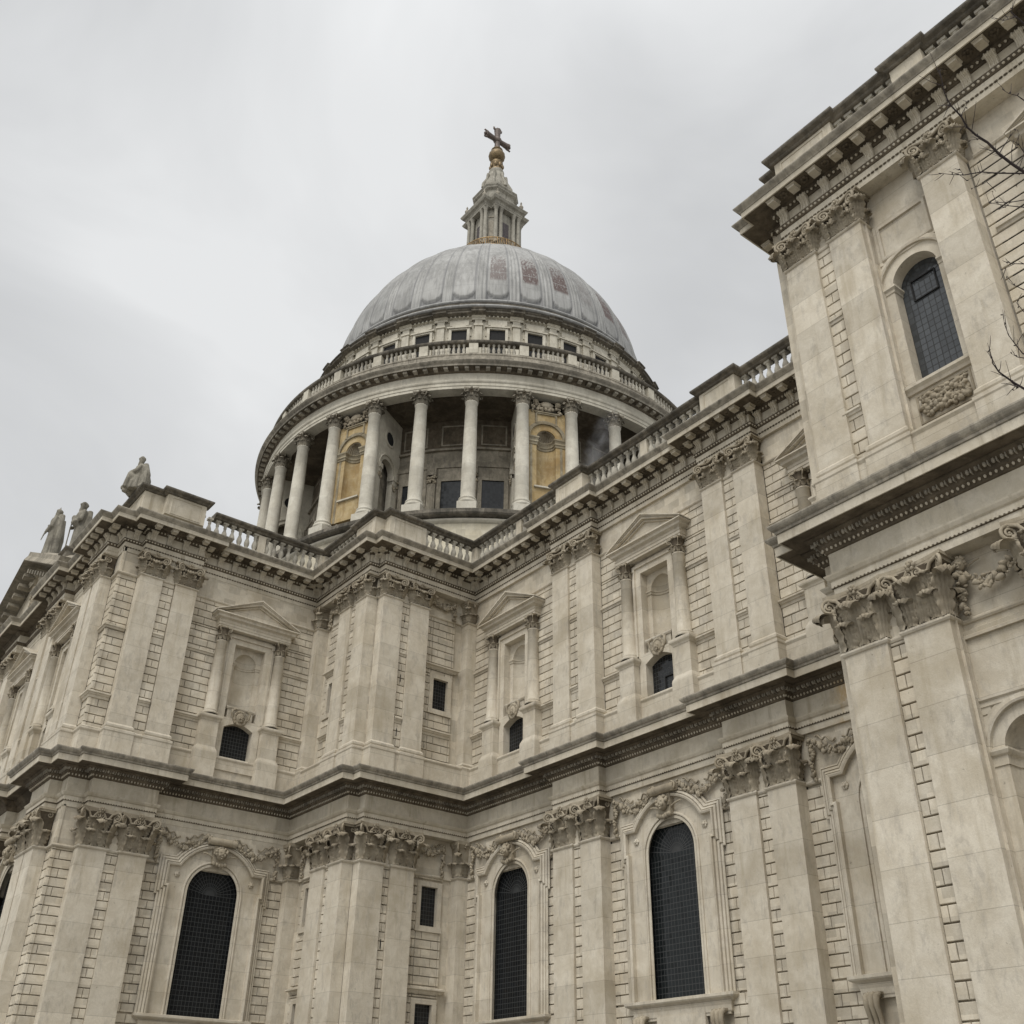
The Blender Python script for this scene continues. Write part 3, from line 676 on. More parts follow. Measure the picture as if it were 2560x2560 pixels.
def pair(F, c, dx=1.94, y=0, lower=True, upper=True):
    """two pilasters standing on one projecting strip; c = first centre along the wall"""
    for k in (0, 1):
        if lower: pilaster(F(c + k * dx, y, 0))
        if upper: pilaster(F(c + k * dx + (.01 if k == 0 else .02), y, 0), True)
    a, b = c + .69, c + dx - .69
    wall(F(c + dx / 2, y, 0), a - c - dx / 2 - .1, b - c - dx / 2 + .1, 0, 15.4, [], [(a - c - dx / 2, b - c - dx / 2, 0, 13.4)], .1, LC, LJ, plain=[(a - c - dx / 2, b - c - dx / 2, 13.4, 15.4)])
    wall(F(c + dx / 2, y, 0), a - c - dx / 2 - .1, b - c - dx / 2 + .1, 17.7, 29.6, [], [(a - c - dx / 2 - .06, b - c - dx / 2 + .06, 19.3, 28.1)], .12, UC, UJ, plain=[(a - c - dx / 2, b - c - dx / 2, 28.1, 29.6)])
    for z_, pr in ((21.12, STR_DADO), (24.95, STR_MID)): string(F(c + dx / 2, y, 0), a - c - dx / 2, b - c - dx / 2, sp([(p * .7, q) for p, q in pr], z_), .12)
    string(F(c + dx / 2, y, 0), a - c - dx / 2, b - c - dx / 2, sp([(p * .8, q) for p, q in STR_NECK], ZU0 + .03), .12, 'necking')
    string(F(c + dx / 2, y, 0), a - c - dx / 2, b - c - dx / 2, sp([(p * .8, q) for p, q in STR_NECK], ZA0 - .02), .1, 'necking')

# nave wall, facing north on y = 0
pair(FN, .70); pair(FN, 11.70)
lower_bay(FN, -3.86, 0); lower_bay(FN, 7.16, 0, bright=True); lower_bay(FN, 18.16, 0)
upper_bay(FN, -3.86, 0); upper_bay(FN, 7.16, 0, casement=True); upper_bay(FN, 18.16, 0)
# transept side, facing west on x = -14.11
XT = -14.11
pair(FW_ := (lambda s, d, z: FW(XT - d, s, z)), -16.94, 1.99)
lower_bay(FW_, -10.4, 0); upper_bay(FW_, -10.4, 0)

# little square piers in the two inner corners
def corner_pier(x, y, sx):
    for up_, z0, z1, h in ((False, 0, ZA0, ZB0), (True, 17.8, ZU0, ZV0)):
        mb = MB(); P = [(x - .58, y + .6), (x - .58, y), (x, y), (x, y + .6)] if sx > 0 else [(x - .6, y - 0), (x, y), (x, y + .6)]
        mb = MB(); P = [(-.8, 0), (0, 0), (0, .8)]
        mb.sweep(P, ([(.12, 17.85), (.12, 19.15), (.16, 19.3), (.05, 19.4), (.08, 19.5), (0, 19.62)] if up_ else [(0, 0)]) + [(0, z1 - .04), (.05, z1 - .02), (.085, z1 + .05), (0, z1 + .12), (0, z1 + .13)], caps=False)
        p = link('corner_pier', mb.mesh('corner_pier', SMOOTH), CATH, FN(x, y, 0))
        H = h - z1 - .12; c = MB()
        c.sweep(P, [(0, 0), (0, .5 * H), (.06, .8 * H), (.16, .9 * H), (.2, .9 * H), (.24, H), (0, H)], caps=False)
        for n, b in (((1, -1, 0), (0, 0)), ((0, -1, 0), (-.38, 0)), ((1, 0, 0), (0, .38))):
            leaf(c, (b[0], b[1], .02), (.62 if n[0] and n[1] else .38) * H, .42, .09, n)
        leaf(c, (-.1, 0, .02), .36 * H, .4, .05, (.4, -1, 0)); leaf(c, (0, .1, .02), .36 * H, .4, .05, (1, -.4, 0))
        volute(c, (.12, -.12, .79 * H), (1, -1, 0), (0, 0, 1), .13 * H); cluster(c, (.1, -.1, .62 * H), 5, .08, .1, .06, .09); cluster(c, (-.3, -.14, .86 * H), 4, .1, .08, .06, .09); cluster(c, (.14, .3, .86 * H), 4, .08, .08, .06, .09)
        link('capital', c.mesh('capital', CARVED), p, Matrix.Translation((0, 0, z1 + .12)))
XB, YB = -7.72, -6.55
corner_pier(XB, 0, 1)
# mirrored pier in the corner of transept and bastion: faces west and north-west
corner_pier(XT, YB, 1)

# bastion in the corner: pilasters to the west and the north
FWB = lambda s, d, z: FW(XB - d, s, z)
FNB = lambda s, d, z: FN(s, YB + d, z)
for up_ in (False, True):
    for s in (-5.24, -3.42): pilaster(FWB(s, 0, 0), up_)
    for s in (-9.06, -10.92): pilaster(FNB(s, 0, 0), up_)
def small_window(F, s, z0, z1, hw, hood=None, gz=None):
    mb = MB(); fn = lambda a, b, c: (a, c, b); zm = (z0 + z1) / 2; h = (z1 - z0) / 2
    mb.poly([(hw + .25, -h - .02), (hw + .25, h + .25), (-hw - .25, h + .25), (-hw - .25, -h - .02), (-hw, -h - .02), (-hw, h), (hw, h), (hw, -h - .02)], -.04, .3)
    mb.box(-hw - .3, hw + .3, -.08, .3, -h - .27, -h)
    if hood: mb.sweep([(-hw - .5, .1), (-hw - .5, 0), (hw + .5, 0), (hw + .5, .1)], [(-.1, hood - zm - .05), (.02, hood - zm - .05), (.08, hood - zm + .05), (.2, hood - zm + .1), (.2, hood - zm + .17), (-.1, hood - zm + .25)], caps=False)
    wn_ = link('small_window', mb.mesh('small_window', SMOOTH), CATH, F(s, .6, zm))
    gg = MB(); gg.poly([(-hw - .02, -h - .02), (hw + .02, -h - .02), (hw + .02, h + .02), (-hw - .02, h + .02)], .2, .23)
    link('glass', gg.mesh('glass', G_SMALL), wn_)
for F, s, a, b, f0, f1 in ((FWB, -1.36, -2.72, -.62, -6.0, .0), (FNB, -12.55, -13.5, -11.62, -14.11, -8.3)):
    hw = .5
    hl = [(s - .7, s + .7, 10.75, 13.2), (s - .7, s + .7, 5.2, 7.7)]; hu = [(s - .7, s + .7, 22.2, 24.55)]
    small_window(F, s, 11.0, 12.93, hw); small_window(F, s, 5.5, 7.42, hw, 7.95); small_window(F, s, 22.48, 24.33, hw, 24.95)
    st = (-4.66, -3.99) if F is FWB else (-10.23, -9.75)
    wall(F(0, 0, 0), f0, f1, 0, 15.4, hl, [(a - .1, b + .1, 0, 13.4)], .6, LC, LJ, plain=[(f0, f1, 13.4, 15.4)])
    wall(F(0, 0, 0), f0, f1, 17.7, 30.3, hu, [(a - .1, b + .1, 19.3, 28.16)], .6, UC, UJ, plain=[(f0, f1, 28.16, 30.3)])
    c, d = (-4.55, -4.11) if F is FWB else (-10.23, -9.75)
    wall(F(0, 0, 0), c - .05, d + .05, 0, 15.4, [], [(c, d, 0, 13.4)], .12, LC, LJ, plain=[(c, d, 13.4, 15.4)])
    wall(F(0, 0, 0), c - .1, d + .1, 17.7, 29.6, [], [(c - .06, d + .06, 19.3, 28.1)], .12, UC, UJ, plain=[(c, d, 28.1, 29.6)])
    for z_, pr in ((21.12, STR_DADO), (24.95, STR_MID), (19.3, STR_NECK)):
        string(F(0, 0, 0), a, b, sp(pr, z_), .6) if z_ != 24.95 else None
        string(F(0, 0, 0), c, d, sp([(p * .7, q) for p, q in pr], z_), .12)
    string(F(0, 0, 0), a, b, sp(STR_NECK, ZA0 - .02), .6, 'necking'); string(F(0, 0, 0), a, b, sp(STR_NECK, ZU0 + .03), .6, 'necking')
    string(F(0, 0, 0), c, d, sp([(p * .8, q) for p, q in STR_NECK], ZA0 - .02), .12, 'necking')
    link('garland', GARS, CATH, F((a + b) / 2, 0, 0)); link('garland', GARU, CATH, F((a + b) / 2, 0, 0))
# dark expansion slots in the narrow strips of the bastion
for z_ in (5.0, 9.6, 20.2, 23.3, 26.9):
    b_ = MB(); b_.box(-4.36, -4.32, .105, .13, z_, z_ + .42); link('joint_slot', b_.mesh('joint_slot', BLACK), CATH, FWB(0, 0, 0))

# transept front, facing north on y = -19.2, seen edge on
YF = -19.2
FNF = lambda s, d, z: FN(s, YF + d, z)
pair(FNF, -18.0, 1.54)
wall(FNF(0, 0, 0), -15.9, XT - .58, 0, 15.4, [], [(-15.8, XT - .58, 0, 13.4)], .63, LC, LJ, plain=[(-15.8, XT - .58, 13.4, 15.4)])
wall(FNF(0, 0, 0), -15.9, XT - .58, 17.7, 30.3, [], [(-15.8, XT - .58, 19.3, 28.16)], .63, UC, UJ, plain=[(-15.8, XT - .58, 28.16, 30.3)])
wall(FW_(0, 0, 0), YF + .58, -17.6, 0, 15.4, [], [(YF + .58, -17.6, 0, 13.4)], .63, LC, LJ, plain=[(YF + .58, -17.6, 13.4, 15.4)])
wall(FW_(0, 0, 0), YF + .58, -17.55, 17.7, 30.3, [], [(YF + .58, -17.55, 19.3, 28.16)], .63, UC, UJ, plain=[(YF + .58, -17.55, 28.16, 30.3)])
for z0_, pr in ((21.12, STR_DADO), (24.95, STR_MID), (ZU0 + .03, STR_NECK), (ZA0 - .02, STR_NECK), (19.3, STR_NECK)):
    mb = MB(); mb.sweep([(-15.75, YF + .58), (XT - .58, YF + .58), (XT - .58, -17.6)], sp(pr, z0_)); link('string_course', mb.mesh('string_course', SMOOTH), CATH)
lower_bay(FNF, -21.3, 0, half=3.0); upper_bay(FNF, -21.3, 0, half=2.7)
pair(FNF, -25.9, 1.9); upper_bay(FNF, -30, 0, half=3.3); pair(FNF, -36, 1.9)

# ------------------------------------------------------------------ north-west tower and chapel block
YT = -8.2
FNT = lambda s, d, z: FN(s, YT + d, z)
for c in (23.43, 25.33): pilaster(FNT(c, 0, 0)); pilaster(FNT(c + (.12 if c < 24 else .06), 0, 0), True)
pilaster(FNT(28.95, 0, 0), True); pilaster(FNT(29.0, 0, 0)); pilaster(FNT(30.9, 0, 0))
for u in (False, True): pilaster(FE(23.0 if u else 22.74, YT + .9, 0), u)
wall(FNT(0, 0, 0), 22.7, 26.1, 0, 15.4, [], [(24.12, 24.64, 0, 13.4)], .1, LC, LJ, plain=[(24.1, 24.66, 13.4, 15.4)])
wall(FNT(0, 0, 0), 22.7, 26.1, 17.7, 29.6, [], [(24.06, 24.70, 19.3, 28.1)], .12, UC, UJ, plain=[(24.06, 24.7, 28.1, 29.6)])
for z_, pr in ((21.12, STR_DADO), (24.95, STR_MID), (ZU0 + .03, STR_NECK), (ZA0 - .02, STR_NECK), (19.3, STR_NECK)): string(FNT(0, 0, 0), 24.06, 24.7, sp([(p * .7, q) for p, q in pr], z_), .12)
sw = MB(); sw.box(22.2, 22.74, YT + .6, 14, 0, 31); link('side_wall', sw.mesh('side_wall', WALL), CATH)
# upper tower window
TW, TZ = .79, 25.25
tx = 27.12
wall(FNT(tx, 0, 0), -1.3, 4.2, 17.7, 30.3, [(-TW, TW, 21.0, 26.05)], [(2.5, 4.2, 19.3, 28.16)], .6, UC, UJ)
mb = MB(); fn = lambda a, b, c: (a, c, b)
mb.poly([(1.3, 17.7 - TZ), (1.3, 30.3 - TZ), (-1.3, 30.3 - TZ), (-1.3, 17.7 - TZ), (-TW, 17.7 - TZ)] + arc(TW, PI, 0, 24) + [(TW, 17.7 - TZ)], .6, 1.3)
mb.sweep(arc(1.16, PI, 0, 24), [(0, .62), (0, .5), (-.06, .48), (-.1, .53), (-.22, .54), (-.24, .6)], fn=fn, flip=True)
for s in (-1, 1): mb.sweep([(min(s * .79, s * 1.3), .6), (max(s * .79, s * 1.3), .6)] if s > 0 else [(-1.3, .6), (-.79, .6), (-.79, 1.2)], [(0, -.22), (.03, -.2), (.04, -.1), (.1, -.04), (.1, .04), (0, .06)])
mb.sweep([(-1.27, .7), (-1.27, .5), (1.3, .5), (1.3, .7)], [(-.2, 20.92 - TZ), (.02, 20.93 - TZ), (.06, 21.02 - TZ), (.14, 21.1 - TZ), (.14, 21.2 - TZ), (-.6, 21.28 - TZ)], caps=False)
mb.box(-1.2, 1.2, .56, 1.0, 17.7 - TZ, 20.95 - TZ)
P = [(-.8, 26.55 - TZ), (-.8, 27.82 - TZ), (.8, 27.82 - TZ), (.8, 26.55 - TZ)]
mb.sweep(P, [(0, .62), (.0, .52), (-.1, .52), (-.14, .58), (-.24, .56), (-.26, .62)], fn=fn, flip=True, closed=True)
tw = link('tower_window', mb.mesh('tower_window', SMOOTH), CATH, FNT(tx, 0, TZ))
gm = MB(); gm.poly([(-TW - .02, -4.2), (TW + .02, -4.2)] + [(p[0] * 1.02, p[1] * 1.02) for p in arc(TW, 0, PI, 24)], 1.05, 1.08); link('glass', gm.mesh('glass', G_TOWER), tw)
c = MB(); c.sweep([(-.42, -.62), (-.42, .18), (.42, .18), (.42, -.62)], [(-.02, 1.05), (-.02, 1.0), (.025, 1.0), (.025, 1.05)], fn=fn, flip=True, closed=True); link('casement_frame', c.mesh('casement_frame', BLACK), tw)
cv = MB(); cluster(cv, (0, .5, -4.92), 260, .72, .36, .04, .11, .05); cv.sweep([(-.83, -5.38), (-.83, -4.47), (.83, -4.47), (.83, -5.38)], [(0, .6), (0, .53), (-.06, .53), (-.1, .6)], fn=fn, flip=True, closed=True)
link('carved_panel', cv.mesh('carved_panel', CARVED), tw)
upper_bay(FNT, 33.75, 0, half=3.9); upper_bay(FNT, 42, 0, half=3.9)
# lower tower wall: panel above a round-headed niche
r_, zn = .74, 9.95
mb = MB(); lw = 1.15
mb.poly([(lw, -9.95), (lw, 5.4), (-lw, 5.4), (-lw, -9.95), (-r_, -9.95)] + arc(r_, PI, 0, 24) + [(r_, -9.95)], .6, 1.0)
mb.grid([[(r_ * math.cos(a), .95 + r_ * .9 * math.sin(a), z) for a in [PI - PI * i / 16 for i in range(17)]] for z in (-9.95, 0)])
rows = [[(r_ * math.cos(t) * math.cos(a), .95 + .9 * r_ * math.cos(t) * math.sin(a), r_ * math.sin(t)) for a in [PI - PI * i / 16 for i in range(17)]] for t in [j / 8 * PI / 2 for j in range(9)]]
mb.grid(rows)
mb.sweep(arc(1.06, PI, 0, 28), [(0, .65), (0, .48), (-.06, .46), (-.1, .52), (-.2, .53), (-.2, .57), (-.3, .57), (-.3, .62)], fn=fn, flip=True)
pth = [(-1.12, .6), (-r_, .6)] + [(-r_, .9)] + [(r_ * math.cos(a), .95 + .9 * r_ * math.sin(a)) for a in [PI - PI * i / 16 for i in range(1, 16)]] + [(r_, .6), (1.12, .6)]
mb.sweep(pth, [(0, -.36), (.03, -.36), (.04, -.14), (.1, -.1), (.14, -.02), (.14, .03), (0, .06)])
P = [(-1.08, 11.35 - zn), (-1.08, 12.97 - zn), (1.08, 12.97 - zn), (1.08, 11.35 - zn)]
mb.sweep(P, [(0, .62), (.0, .5), (-.08, .5), (-.12, .56), (-.24, .55), (-.28, .61), (-.3, .63)], fn=fn, flip=True, closed=True)
for k in range(2): mb.box(-lw, -.98 + .12 * k, .575, .61, .55 + .42 * k, .93 + .42 * k)
link('niche', mb.mesh('niche', SMOOTH), CATH, FNT(27.12, 0, zn))
wall(FNT(0, 0, 0), 26.0, 45, 0, 15.4, [(25.9, 28.35, 0, 15.5)], [(29.7, 30.2, 0, 13.4), (31.6, 45, 0, 13.4)], .6, LC, LJ, plain=[(28.2, 45, 13.4, 15.4)])
string(FNT(0, 0, 0), 26.0, 45, sp(STR_NECK, ZA0 - .02), .6, 'necking')
gt = garland_mesh(-.8, .95, .5, 14.75, .42, (1.0, 1.0), .2, False); cherub(gt, (-.72, .38, 15.0), .17); cherub(gt, (.75, .38, 15.0), .17); cluster(gt, (1.05, .42, 14.5), 30, .2, .5, .07, .13)
link('garland', gt.mesh('garland', CARVED), CATH, FNT(27.15, 0, 0))

# ------------------------------------------------------------------ entablatures, swept along the broken wall line
def ent_path(d=0.0):
    P = [(-55, YF + .58), (-42, YF + .58)]
    P = [(-55, YF + .58), (-36.8, YF + .58), (-36.8, YF), (-33.3, YF), (-33.3, YF + .58), (-26.7, YF + .58), (-26.7, YF), (-23.3, YF), (-23.3, YF + .58), (-18.75, YF + .58), (-18.75, YF), (-15.75, YF), (-15.75, YF + .58), (XT - .58, YF + .58), (XT - .58, -17.63), (XT, -17.63), (XT, -14.26), (XT - .58, -14.26), (XT - .58, YB),
         (-8.37, YB), (-8.37, -5.93), (XB, -5.93), (XB, .45), (0.0, .45), (0.0, 0), (3.34, 0), (3.34, .45), (11.0, .45), (11.0, 0), (14.33, 0), (14.33, .45), (22.16, .45), (22.16, YT + .58), (22.74, YT + .58), (22.74, YT), (60, YT)]
    return P
EP = ent_path()
def run(name, prof, mat, caps=True):
    mb = MB(); mb.sweep(EP, prof); return link(name, mb.mesh(name, mat), CATH)
run('architrave', [(-.75, ZB0), (0, ZB0), (0, 15.6), (.04, 15.63), (.04, 15.82), (.1, 15.86), (.16, 15.95), (.18, 16.0), (.0, 16.04), (-.3, 16.04)], ENT)
run('frieze', [(0, 16.03), (0, 16.75), (-.3, 16.75)], ENT)
run('carved_moulding', [(.0, 15.585), (.045, 15.6), (.045, 15.645), (.0, 15.66)], DARKC)
run('bed_moulding', [(0, 16.74), (.06, 16.76), (.1, 16.84), (.16, 16.9), (.2, 16.93), (.22, 17.02), (.34, 17.12), (.46, 17.2), (.46, 17.24), (.955, 17.222)], DARKC)
run('corona', [(.45, 17.25), (.96, 17.24), (.96, 17.2), (1.0, 17.2), (1.0, 17.5), (.9, 17.52)], ENT)
run('cornice', [(.95, 17.51), (1.04, 17.52), (1.06, 17.57), (1.05, 17.6), (1.12, 17.64), (1.17, 17.7), (1.2, 17.76), (1.2, 17.81), (.2, 17.93), (-.6, 17.93)], WEATH)
run('plinth', [(.06, 17.9), (.06, 19.12), (.09, 19.17), (.12, 19.22), (.12, 19.28), (.02, 19.36), (-.3, 19.37)], SMOOTH)
EP = [((23.0 if p[0] == 22.74 else 22.42 if p[0] == 22.16 else p[0]), p[1]) for p in EP]
run('architrave', [(-.75, ZV0), (0, ZV0), (0, 29.74), (.03, 29.76), (.03, 30.03), (-.2, 30.04)], ENT)
run('carved_moulding', [(.02, 30.03), (.07, 30.05), (.13, 30.14), (.16, 30.2), (.14, 30.22), (-.1, 30.22)], DARKC)
run('frieze', [(0, 30.21), (0, 30.9), (-.3, 30.9)], ENT)
run('bed_moulding', [(0, 30.76), (.06, 30.77), (.1, 30.86), (.2, 30.9), (.22, 30.98), (.22, 30.995), (.9, 30.985)], DARKC)
run('corona', [(.2, 31.02), (.9, 31.01), (.9, 30.96), (.95, 30.96), (.95, 31.2), (.9, 31.21)], ENT)
run('cornice', [(.9, 31.2), (.98, 31.21), (1.0, 31.25), (1.08, 31.32), (1.13, 31.38), (1.15, 31.42), (1.15, 31.46), (.25, 31.56), (-.7, 31.56)], WEATH)

def along(path, spacing, inset, i0=0, i1=None):
    """evenly spaced stations on each straight run: point, outward normal angle"""
    for a, b in list(zip(path, path[1:]))[i0:i1]:
        a, b = Vector(a), Vector(b); d = b - a; Ln = d.length
        ang = math.atan2(d.y, d.x)
        m = Ln - 2 * inset
        if m < -.01: continue
        n = max(0, round(m / spacing)); st = m / n if n else 0
        for i in range(n + 1):
            p = a + d / Ln * (inset + st * i if n else Ln / 2); yield Matrix.Translation((p.x, p.y, 0)) @ Matrix.Rotation(ang, 4, 'Z')
vis0 = 5
# egg and dart rows (local: x along, front -y)
e1 = MB(); e1.blob((0, -.30, 17.10), .085, .75, .8, 1.15, 6, 5); e1.box(.095, .125, -.36, -.2, 17.0, 17.2); EGG = e1.mesh('egg_and_dart', WEATH)
e2 = MB(); e2.blob((0, -.13, 16.86), .055, .8, .8, 1.1, 5, 4); BEAD = e2.mesh('leaf_moulding', ENT)
e3 = MB(); e3.blob((0, -.11, 30.13), .055, 1.1, .8, 1.0, 5, 4); BEAD3 = e3.mesh('leaf_moulding', ENT)
e4 = MB(); e4.blob((0, -.05, 15.62), .03, 1.6, .7, .9, 5, 4); BEAD4 = e4.mesh('bead_moulding', ENT)
e5 = MB(); e5.blob((0, -.15, 30.86), .06, .9, .8, 1.1, 5, 4); BEAD5 = e5.mesh('egg_moulding', ENT)
e6 = MB(); e6.box(-.05, .05, -.045, .0, 29.715, 29.765); BEAD6 = e6.mesh('fringe', DARKC)
def row(name, me, spacing, inset, i0):
    b = bmesh.new()
    for m in along(EP, spacing, inset, i0):
        k = len(b.verts); b.from_mesh(me); b.verts.ensure_lookup_table()
        for v in b.verts[k:]: v.co = m @ v.co
    nm = bpy.data.meshes.new(name); b.to_mesh(nm); b.free(); nm.materials.append(me.materials[0]); link(name, nm, CATH, kind='stuff')
EPU, EP = EP, ent_path()
row('egg_and_dart', EGG, .25, -.18, 9); row('leaf_moulding', BEAD, .16, -.08, 9); row('bead_moulding', BEAD4, .13, 0, 13); EP = EPU; row('leaf_moulding', BEAD3, .17, -.08, 9); row('egg_moulding', BEAD5, .19, -.1, 13)
row('fringe', BEAD6, .16, .02, 13)
# scrolled brackets with the modillion blocks above them
br = MB(); hw = .155
side = [(-.02, 30.24), (-.09, 30.26), (-.12, 30.33), (-.09, 30.44), (-.11, 30.56), (-.17, 30.65), (-.25, 30.70), (-.29, 30.75), (-.28, 30.82), (-.23, 30.86), (-.02, 30.87)]
k = len(side)
br.add([(-hw, p[0], p[1]) for p in side] + [(hw, p[0], p[1]) for p in side], [tuple(range(k)), tuple(range(2 * k - 1, k - 1, -1))] + [(i, i + k, i + k + 1, i + 1) for i in range(k - 1)])
for s in (-1, 0, 1): br.tube([(s * .12, p[0] - .015, p[1]) for p in side[1:9]], .026, 5)
for s in (-1, 1): volute(br, (s * (hw + .01), -.2, 30.77), (0, -1, 0), (0, 0, 1), .08, 1.3, .02)
BRK = br.mesh('bracket', ENT)
md = MB(); md.box(-.15, .15, -.80, -.44, 30.83, 30.965); md.sweep([(-.15, -.44), (-.15, -.80), (.15, -.80), (.15, -.44)], [(0, 30.93), (.03, 30.94), (.05, 30.98), (0, 30.985)], caps=False)
MOD = md.mesh('modillion', ENT)
for i, (a, b) in enumerate(zip(EP, EP[1:])):
    if i < 5: continue
    Ln = (Vector(b) - Vector(a)).length
    ms = list(along([a, b], .92, .28 if Ln > .8 else .3))
    repeat('bracket', BRK, ms)
    # the blocks sit under the projecting soffit: shift the end ones out on outer corners is not needed
    repeat('modillion', MOD, ms)
# coffer rosettes between modillions
ro = MB()
for q in range(6): ro.blob((.11 * math.cos(q * PI / 3), -.58 + .11 * math.sin(q * PI / 3), 30.97), .08, 1, 1, .5, 5, 4)
ROS = ro.mesh('soffit_rosette', DARKC)
def rosettes():
    b = bmesh.new()
    for a, c in list(zip(EP, EP[1:]))[13:]:
        Ln = (Vector(c) - Vector(a)).length
        if Ln < 2.5: continue
        ms = list(along([a, c], .92, .28))
        for m1, m2 in zip(ms, ms[1:]):
            m = m1.copy(); m.translation = (m1.translation + m2.translation) / 2
            k = len(b.verts); b.from_mesh(ROS); b.verts.ensure_lookup_table()
            for v in b.verts[k:]: v.co = m @ v.co
    nm = bpy.data.meshes.new('soffit_rosette'); b.to_mesh(nm); b.free(); nm.materials.append(DARKC); link('soffit_rosette', nm, CATH, kind='stuff')
rosettes()

# ------------------------------------------------------------------ balustrade
BZ0, BZ1, BZ2, BZ3 = 31.5, 32.15, 33.35, 33.75
bp = MB(); bp.lathe([(.13, 0), (.13, .1), (.09, .12), (.1, .2), (.155, .34), (.17, .46), (.14, .6), (.09, .74), (.075, .86), (.1, .9), (.1, .96), (.08, 1.0), (.12, 1.08), (.14, 1.12), (.14, 1.27)], seg=10)
bp.box(-.155, .155, -.155, .155, 0, .1); bp.box(-.155, .155, -.155, .155, 1.13, 1.27)
BAL = bp.mesh('baluster', BALU)
COPE = [(-.55, BZ2 + .06), (.0, BZ2 + .06), (.05, BZ2 + .09), (.08, BZ2 + .15), (.17, BZ2 + .19), (.23, BZ2 + .22), (.26, BZ2 + .28), (.26, BZ3 - .04), (.1, BZ3), (-.55, BZ3)]
def rail(path, coping=COPING):
    mb = MB(); mb.sweep(path, [(-.5, BZ0), (.1, BZ0), (.1, BZ1 - .06), (.06, BZ1), (-.5, BZ1)]); link('parapet_plinth', mb.mesh('parapet_plinth', WEATH), CATH)
    mb = MB(); mb.sweep(path, COPE); return link('coping', mb.mesh('coping', coping), CATH)
def die(path_, panel_runs=()):
    mb = MB(); fn = lambda a, b, c: (a, b, c)
    mb.sweep(path_, [(-.5, BZ1 - .02), (.0, BZ1 - .02), (.0, BZ2 + .07), (-.5, BZ2 + .07)])
    o = link('parapet_block', mb.mesh('parapet_block', ENT), CATH)
    for a, b in panel_runs:
        a, b = Vector(a), Vector(b); d = (b - a).normalized(); ang = math.atan2(d.y, d.x); Ln = (b - a).length
        pm = MB(); pm.sweep([(.22, BZ1 + .12), (.22, BZ2 - .1), (Ln - .22, BZ2 - .1), (Ln - .22, BZ1 + .12)], [(0, .02), (0, -.03), (-.05, -.03), (-.09, .02)], fn=lambda x, y, z: (x, z, y), flip=True, closed=True)
        link('block_panel', pm.mesh('block_panel', ENT), o, Matrix.Translation((a.x, a.y, 0)) @ Matrix.Rotation(ang, 4, 'Z'))
    mb = MB(); mb.sweep(path_, [(p + .06, z + .005) for p, z in COPE]); link('coping', mb.mesh('coping', COPING), CATH)
def balusters(a, b, n, piers=(0, 1), y=.22):
    """n bays of balusters between two points on the parapet line, with half piers between bays"""
    a, b = Vector(a), Vector(b); d = b - a; Ln = d.length; d /= Ln; ang = math.atan2(d.y, d.x); nin = Vector((-d.y, d.x)) * y; pw = .8; seg = (Ln - pw * (n - 1)) / n
    for k in range(n):
        s0 = k * (seg + pw); m = max(2, round(seg / .48)); st = seg / m
        repeat('baluster', BAL, [Matrix.Translation((*(a + d * (s0 + st * i) + nin), BZ1)) @ Matrix.Rotation(ang, 4, 'Z') for i in range(0, m + 1)])
        if k < n - 1:
            pm = MB(); pm.box(0, pw - .32, .03, .45, BZ1, BZ2); link('parapet_pier', pm.mesh('parapet_pier', ENT), CATH, Matrix.Translation((*(a + d * (s0 + seg + .16)), 0)) @ Matrix.Rotation(ang, 4, 'Z'))
o = .08
# line of the parapet face, main runs set back from the blocks
NB_ = .30
rail([(XT - .58 - o, -13.9), (XT - .58 - o, YB + .1), (-10.6, YB + .1)])
rail([(XB - o, -3.3), (XB - o, NB_), (0.55, NB_)]); rail([(2.8, NB_), (11.5, NB_)]); rail([(13.9, NB_), (22.6, NB_)])
die([(-19.0, -17.6), (-19.0, -18.3), (-14.4, -18.3), (-14.4, -17.1), (-13.88, -17.1), (-13.88, -14.75), (-14.5, -14.75)], [((-18.9, -18.3), (-14.5, -18.3)), ((-13.88, -17.0), (-13.88, -14.85))])
die([(-10.6, YB + .5), (-10.6, YB + .05), (-8.43, YB + .05), (-8.43, -5.85), (XB - .06, -5.85), (XB - .06, -3.3), (XB - .5, -3.3)], [((-10.5, YB + .05), (-8.5, YB + .05)), ((XB - .06, -5.75), (XB - .06, -3.4))])
for c in (.45, 11.5):
    die([(c + .1, .5), (c + .1, -.1), (c + 2.35, -.1), (c + 2.35, .5)], [((c + .2, -.1), (c + 2.25, -.1))])
die([(22.6, 4), (22.6, YT + .5), (23.2, YT + .5), (23.2, YT - .05), (25.75, YT - .05), (25.75, YT + .5)], [((23.3, YT - .05), (25.65, YT - .05))])
rail([(25.75, YT + .06), (60, YT + .06)])
die([(28.3, YT + .5), (28.3, YT - .08), (29.5, YT - .08), (29.5, YT + .5)])
die([(34, YT + .5), (34, YT - .08), (35.2, YT - .08), (35.2, YT + .5)])
balusters((XT - .58 - o, -14.55), (XT - .58 - o, YB - .25), 2); balusters((-13.9, YB + .1), (-10.75, YB + .1), 1)
balusters((XB - o, -3.15), (XB - o, -.1), 1); balusters((XB + .5, NB_), (.45, NB_), 2); balusters((2.95, NB_), (11.4, NB_), 2); balusters((14.05, NB_), (22.4, NB_), 2)
balusters((25.95, YT + .06), (28.15, YT + .06), 1); balusters((29.7, YT + .06), (33.8, YT + .06), 1); balusters((35.4, YT + .06), (45, YT + .06), 2)
for x, y in ((XT - .6, YB + .05), (XB, NB_)):
    pm = MB(); pm.box(x - .35, x + .12, y - .02, y + .4, BZ1, BZ2); link('parapet_pier', pm.mesh('parapet_pier', ENT), CATH)
